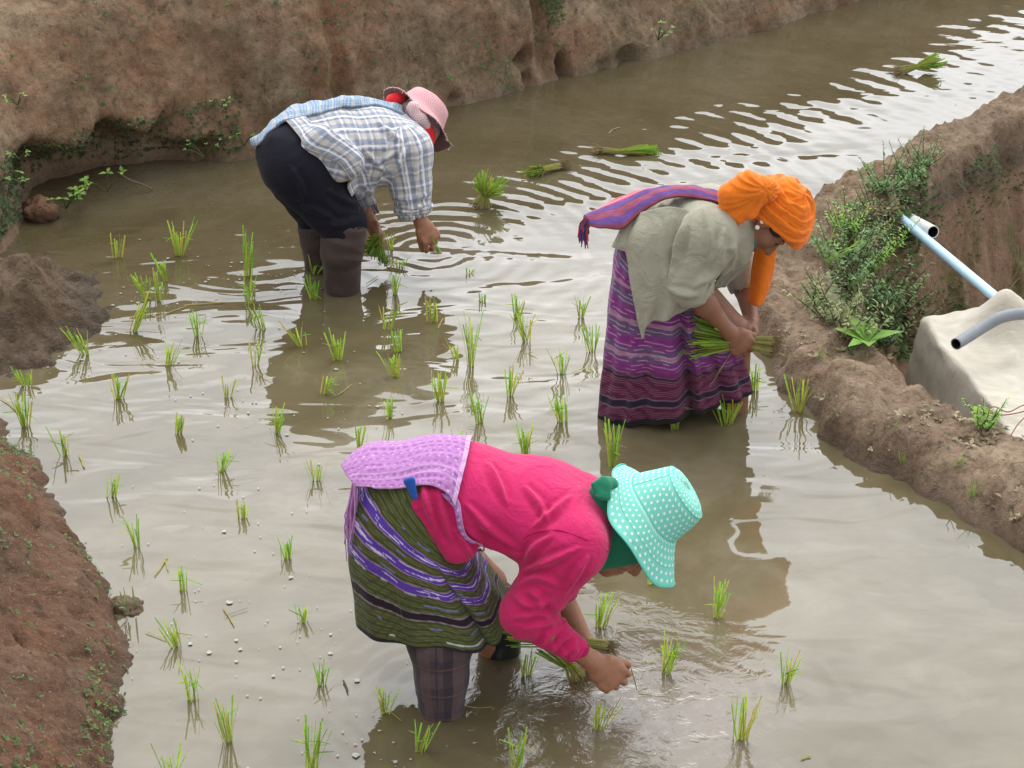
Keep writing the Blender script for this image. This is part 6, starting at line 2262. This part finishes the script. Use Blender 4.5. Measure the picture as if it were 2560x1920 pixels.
# plants at the foot of the far bank, left
def ground_plant(label, px, py, z, n, ll, seed, h=.06):
    r = random.Random(seed); b0 = G(px, py, z)
    t = empty('bank_plant', b0, label, 'plant', 'green plants at the foot of the far bank')
    st, lv = Bag(), Bag()
    for i in range(n):
        a = r.uniform(0, 6.28); e = b0 + np.array([math.cos(a) * h * .8, math.sin(a) * h * .5 - .03, h * r.uniform(.5, 1.1)])
        Vt, Ft = tube([b0, (b0 + e) / 2 + np.array([0, 0, .01]), e], [.0025, .002, .0012], 4, False); st.add(Vt, Ft, np.array([.06, .10, .03]))
        for q in range(3):
            leaf(lv, e, (math.cos(a + q * 1.6 - 1.6), math.sin(a + q * 1.6 - 1.6) - .3, r.uniform(-.1, .6)), (0, -.3, 1), ll * .68 * r.uniform(.6, 1.1), ll * .34, np.array(r.choice(LIM)) * r.uniform(.35, .95))
    st.build('stems', WEED, t); lv.build('leaves', WEED, t)


ground_plant('leafy plant lowest at the foot of the undercut bank', 66, 209, .03, 9, .05, 1, .09)
ground_plant('bushy plant right of the lowest one under the bank', 78, 200, .03, 6, .045, 2, .09)
ground_plant('small two leaved plant standing in water under the bank', 107, 192, .03, 4, .055, 3, .10)
ground_plant('plant climbing the corner of the bank at the far left', 22, 186, .20, 5, .035, 4, .06)
ground_plant('sprig higher up the corner of the bank at the far left', 20, 160, .32, 4, .03, 5, .05)
ground_plant('trailing weed on the bank left of the towel end', 205, 158, .10, 7, .022, 6, .10)
ground_plant('weed clump on the bank touching the towel tip', 244, 146, .08, 5, .026, 7, .07)
ground_plant('lone green tuft on the red bank right of the gully', 658, 40, .30, 8, .03, 8, .08)
ground_plant('lone green tuft midway up the bank above the towel', 222, 107, .42, 5, .022, 9, .05)
ground_plant('green sprig on the bank at the far left edge', 18, 105, .50, 5, .03, 10, .05)

# rock by the left corner
rk = Field().add(ell(G(43, 212, .03), (.075, .06, .055)), .02).add(ell(G(36, 208, .02), (.06, .05, .05)), .02)
v, q = rk.mesh(.007); v = v + vnormals(v, q) * (.022 * fbm(v * 13, 4))[:, None]
tag(mesh_obj('rock', v, q, M_NEAR, None, True, loc=G(43, 214)), 'reddish rock in the corner under the undercut bank', 'rock')
ck = Field().add(ell(G(250, 595, .02), (.055, .05, .04)), .02) if False else Field().add(ell(G(127, 610, -.005), (.055, .05, .034)), .02)
v, q = ck.mesh(.006); v = v + vnormals(v, q) * (.024 * fbm(v * 19, 4))[:, None]
tag(mesh_obj('mud_clod', v, q, M_BUND, None, True, loc=G(127, 612)), 'dark mud clod with grass in the water off the near bank bend', 'mud clod')
grass_tuft('short grass sprouting on the dark mud clod', G(126, 605, .04), 9, .07, 77, (0, 0), OLI)
tw = Bag()
Vt, Ft = tube(catmull([G(118, 172, .12), G(130, 180, .06), G(142, 184, .04), G(152, 189, .01)], 12), .004, 5); tw.add(Vt, Ft)
tag(tw.build('root_twig', plain_mat('bare_twig', (.17, .12, .08), .9, .1), None, G(142, 186)), 'bare root twig sticking out of the undercut bank', 'twig')

# tiny weeds scattered over the banks: nobody could count them
def scatter(name, label, grid, nrm, n, seed, size, mask, cols=WG, pw=1.5):
    r = np.random.default_rng(seed); rr = random.Random(seed)
    flat = grid.reshape(-1, 3); nf = nrm.reshape(-1, 3)
    d = flat - CAM
    fwd = np.array([0, _cp, -_sp]); upv = np.array([0, _sp, _cp])
    w = d @ fwd
    sx_ = 512 + F_PX * d[:, 0] / w; sy_ = 384 - F_PX * (d @ upv) / w
    ok = (sx_ > -30) & (sx_ < 1054) & (sy_ > -30) & (sy_ < 800) & mask(flat, sx_, sy_)
    idx = np.flatnonzero(ok)
    if len(idx) == 0: return
    bag = Bag()
    pr_ = np.clip(pnoise(flat[idx] * 3.0 + seed) + .15, .05, 1) ** pw
    for k in r.choice(idx, n, p=pr_ / pr_.sum()):
        p = flat[k]; nn = unit(nf[k] + np.array([0, -.3, .6]))
        sz = size * rr.uniform(.5, 1.4)
        c = np.array(rr.choice(cols)) * rr.uniform(.7, 1.6)
        for j in range(rr.randint(2, 5)):
            a = rr.uniform(0, 6.28)
            t1 = unit(np.cross(nn, (0.3, 1, 0.2))); t2 = np.cross(nn, t1)
            leaf(bag, p + nn * .003, math.cos(a) * t1 + math.sin(a) * t2 + nn * rr.uniform(.1, .8), nn, sz, sz * .5, c)
    o = bag.build(name, WEED, None, None)
    o['kind'] = 'stuff'; o['label'] = label


scatter('bank_weeds', 'tiny weeds dotting the far earth bank', bv, bD, 330, 3, .013, lambda f, x, y: (f[:, 2] > .03) & (f[:, 2] < .8))
scatter('bank_moss_shade', 'mossy fringe of the far bank undercut, with dark growth added as its shade', bv, bD, 1300, 5, .016, lambda f, x, y: (f[:, 2] > .03) & (f[:, 2] < .29) & (x < 240), [(.035, .055, .016), (.06, .085, .028), (.025, .04, .014), (.09, .10, .04)], .55)  # moss fringe, thickened with extra dark leaves that stand in for the undercut's shade
scatter('gully_weeds', 'mossy weeds filling the dark gully of the far bank', bv, bD, 240, 6, .013, lambda f, x, y: (f[:, 2] > .15) & (f[:, 2] < .85) & (np.abs(x - 550) < 14), [(.03, .05, .014), (.06, .10, .025)])
scatter('near_bank_weeds', 'tiny weeds dotting the near bank', nv_, nD, 240, 8, .011, lambda f, x, y: (f[:, 2] > .03), [(.08, .15, .04), (.10, .19, .05), (.06, .12, .03)])
scatter('near_shore_weeds', 'creeping weeds along the water edge of the near bank', nv_, nD, 300, 9, .013, lambda f, x, y: (f[:, 2] > .0) & (f[:, 2] < .11), [(.07, .10, .03), (.10, .135, .045), (.12, .17, .04)])
bn = np.zeros_like(bund_v); bn[:, 2] = 1
scatter('bund_undergrowth', 'low undergrowth covering the weedy corner of the bund', bund_v, bn, 2400, 12, .030, lambda f, x, y: (f[:, 2] < .11) & (x > 818) & (x < 925) & (y > 170) & (y < 360) & (f[:, 0] > 1.0) & in_poly(f[:, :2], lower_poly) & (x - 818 > (y - 170) * -.1), [(.09, .15, .045), (.14, .21, .08), (.17, .21, .095), (.24, .21, .12)])
scatter('bund_face_weeds', 'small weeds and moss on the red outer face of the bund', bund_v, bn, 900, 13, .015, lambda f, x, y: (f[:, 2] < .06) & (x > 900) & (y < 320) & in_poly(f[:, :2], lower_poly), [(.035, .06, .018), (.07, .11, .03), (.05, .08, .02)])
scatter('bund_litter', 'dry straw litter trodden into the muddy bund', bund_v, bn, 110, 14, .022, lambda f, x, y: (f[:, 2] > .05) & (y > 330) & (~in_poly(f[:, :2], lower_poly) | (f[:, 2] > .1)), [(.30, .24, .15), (.22, .16, .09)])

# ------------------------------------------------------------------ pipes, tarpaulin, hose
M_PVC = plain_mat('pale_blue_pvc', (0.42, 0.62, 0.76), 0.4, 0.45, 0.12, 8, 0.05)
M_PVCW = plain_mat('white_pvc', (0.66, 0.67, 0.65), 0.4, 0.4, 0.25, 12, 0.05)
M_HOSE = plain_mat('grey_hose', (0.20, 0.215, 0.235), 0.6, 0.35, 0.15, 30, 0.1)
M_DARK = plain_mat('pipe_hollow', (0.02, 0.02, 0.022), 0.9, 0.1)
M_WIRE = plain_mat('rusty_wire', (0.22, 0.07, 0.035), 0.7, 0.3)


def pipe(name, path, r, wall, mat, label, cat, sides=20):
    """hollow pipe: outer skin, end ring, inner skin"""
    t = empty(name, path[0], label, cat)
    V, Fc = tube(path, r, sides, False); n = len(path)
    V2, _ = tube(path, r - wall, sides, False)
    b = Bag(); b.add(V, Fc)
    b.add(list(V[-sides:]) + list(V2[-sides:]), [(k, (k + 1) % sides, sides + (k + 1) % sides, sides + k) for k in range(sides)])
    b.add(list(V[:sides]) + list(V2[:sides]), [(k, sides + k, sides + (k + 1) % sides, (k + 1) % sides) for k in range(sides)])
    b.build('pipe_wall', mat, t)
    c = Bag(); c.add(V2, [f[::-1] for f in Fc]); c.build('pipe_bore', M_DARK, t)
    return t


pp_a, pp_b = P(899, 217, 8.22), P(1006, 306, 7.36)
pipe('water_pipe', [pp_a + (pp_a - pp_b) * .25, pp_a, (pp_a + pp_b) / 2, pp_b, pp_b + (pp_b - pp_a) * .1], .021, .004, M_PVC, 'long pale blue pipe running from the bund down to the tarpaulin', 'pipe')
qa, qb = P(903, 216, 8.30), P(933, 232, 8.02)
pipe('outlet_pipe', [qa + (qa - qb) * .8, qa, qb], .028, .004, M_PVCW, 'short white outlet pipe with open end beside the long pale blue pipe', 'pipe')
TZ = -.10
hp = [P(956, 344, 6.95), P(966, 338, 7.0), P(982, 328, 7.06), P(1000, 318, 7.1), P(1020, 314, 7.14), P(1045, 316, 7.16), P(1075, 326, 7.15)]
pipe('hose', catmull(hp, 40), .023, .004, M_HOSE, 'thick grey hose with cut end lying over the white tarpaulin', 'hose')

# tarpaulin over a tank: top, left side, gathered peak round the pipe end
A_, B_, C_, D_ = G(922, 318, TZ), G(1150, 300, TZ), G(1190, 520, TZ), G(1030, 452, TZ)
E_ = A_ + (A_ - D_) * 0.0


def tarp():
    nu, nv2 = 90, 90
    U, Wv = np.meshgrid(np.linspace(-.28, 1.0, nu), np.linspace(-.22, 1.0, nv2), indexing='ij')
    uc, vc = np.clip(U, 0, 1), np.clip(Wv, 0, 1)
    top = (A_[None, None] * ((1 - uc) * (1 - vc))[..., None] + B_[None, None] * (uc * (1 - vc))[..., None] + C_[None, None] * (uc * vc)[..., None] + D_[None, None] * ((1 - uc) * vc)[..., None])
    p = top.copy()
    eu = np.clip(-U, 0, 1) / .28; ev = np.clip(-Wv, 0, 1) / .22
    left = unit(np.array([-1.0, -.1, 0])); back = unit(np.array([0.05, 1.0, 0]))
    p += left * (eu * .13 * (.45 + .55 * eu))[..., None] + back * (ev * .10)[..., None]
    p[..., 2] -= np.maximum(eu ** 1.1, ev ** 1.1) * .72
    q = p.reshape(-1, 3)
    w = .030 * pnoise(q * 2.6) + .020 * (.4 - np.abs(pnoise(q * np.array([6, 3, 6.]) + 3)) * 1.6) + .007 * pnoise(q * 20)
    q = q + np.stack([0.6 * w, -.3 * w, w], 1)
    fold = (np.abs(pnoise(np.stack([q[:, 1] * 7, q[:, 2] * 1.2, 0 * q[:, 0]], 1)))) * eu.ravel()
    q = q - left * (.05 * fold)[:, None]
    k = np.exp(-(((q[:, 0] - pp_b[0]) / .12) ** 2 + ((q[:, 1] - pp_b[1] + .02) / .10) ** 2))
    q[:, 2] += .16 * k
    sag = .04 * np.sin(np.clip(U, 0, 1) * 3.14).ravel() * np.sin(np.clip(Wv, 0, 1) * 3.14).ravel()
    q[:, 2] -= sag
    return q, grid_faces(nu, nv2)


def tarp_mat():
    s = NT('cream_tarpaulin')
    p = s.geo()
    sx = s.n.new('ShaderNodeSeparateXYZ'); s.l.new(p, sx.inputs[0])
    n = s.noise(p, 6.0, 6, 0.7)
    c = s.mix(s.rng(n, 0.35, 0.7, 0, .5), (0.48, 0.445, 0.375), (0.37, 0.33, 0.26))
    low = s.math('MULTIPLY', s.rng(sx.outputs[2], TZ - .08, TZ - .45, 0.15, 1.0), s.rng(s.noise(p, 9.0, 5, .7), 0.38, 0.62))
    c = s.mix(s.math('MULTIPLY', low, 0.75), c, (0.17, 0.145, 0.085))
    c = s.mix(s.rng(s.noise(p, 3.0, 5, .75, .5), .56, .72, 0, .5), c, (0.30, 0.24, 0.16))
    h = s.math('ADD', s.noise(s.scale(p, (1, 2.2, 1)), 9.0, 5, .65, .8), s.math('MULTIPLY', s.noise(p, 300.0, 2), .04))
    return s.principled(c, 0.75, 0.2, s.bump(h, 0.25, 0.03))


M_TARP = tarp_mat()
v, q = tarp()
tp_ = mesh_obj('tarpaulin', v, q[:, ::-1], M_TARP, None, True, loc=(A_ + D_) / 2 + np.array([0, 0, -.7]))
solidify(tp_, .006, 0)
tag(tp_, 'cream tarpaulin draped over a tank on the lower terrace', 'tarpaulin')
wr = Bag()
for k, pts in enumerate(([(978, 424), (985, 410), (996, 407), (1008, 412), (1024, 405), (1040, 404)], [(980, 425), (990, 413), (1000, 415), (1012, 414), (1030, 410)], [(1008, 441), (1016, 427), (1024, 418), (1034, 410)])):
    Vt, Ft = tube(catmull([G(x, y, TZ + .015) for x, y in pts], 30), .0022, 5); wr.add(Vt, Ft)
tag(wr.build('wire', M_WIRE, None, G(990, 412, TZ)), 'tangled rusty wire lying on the right edge of the tarpaulin', 'wire')
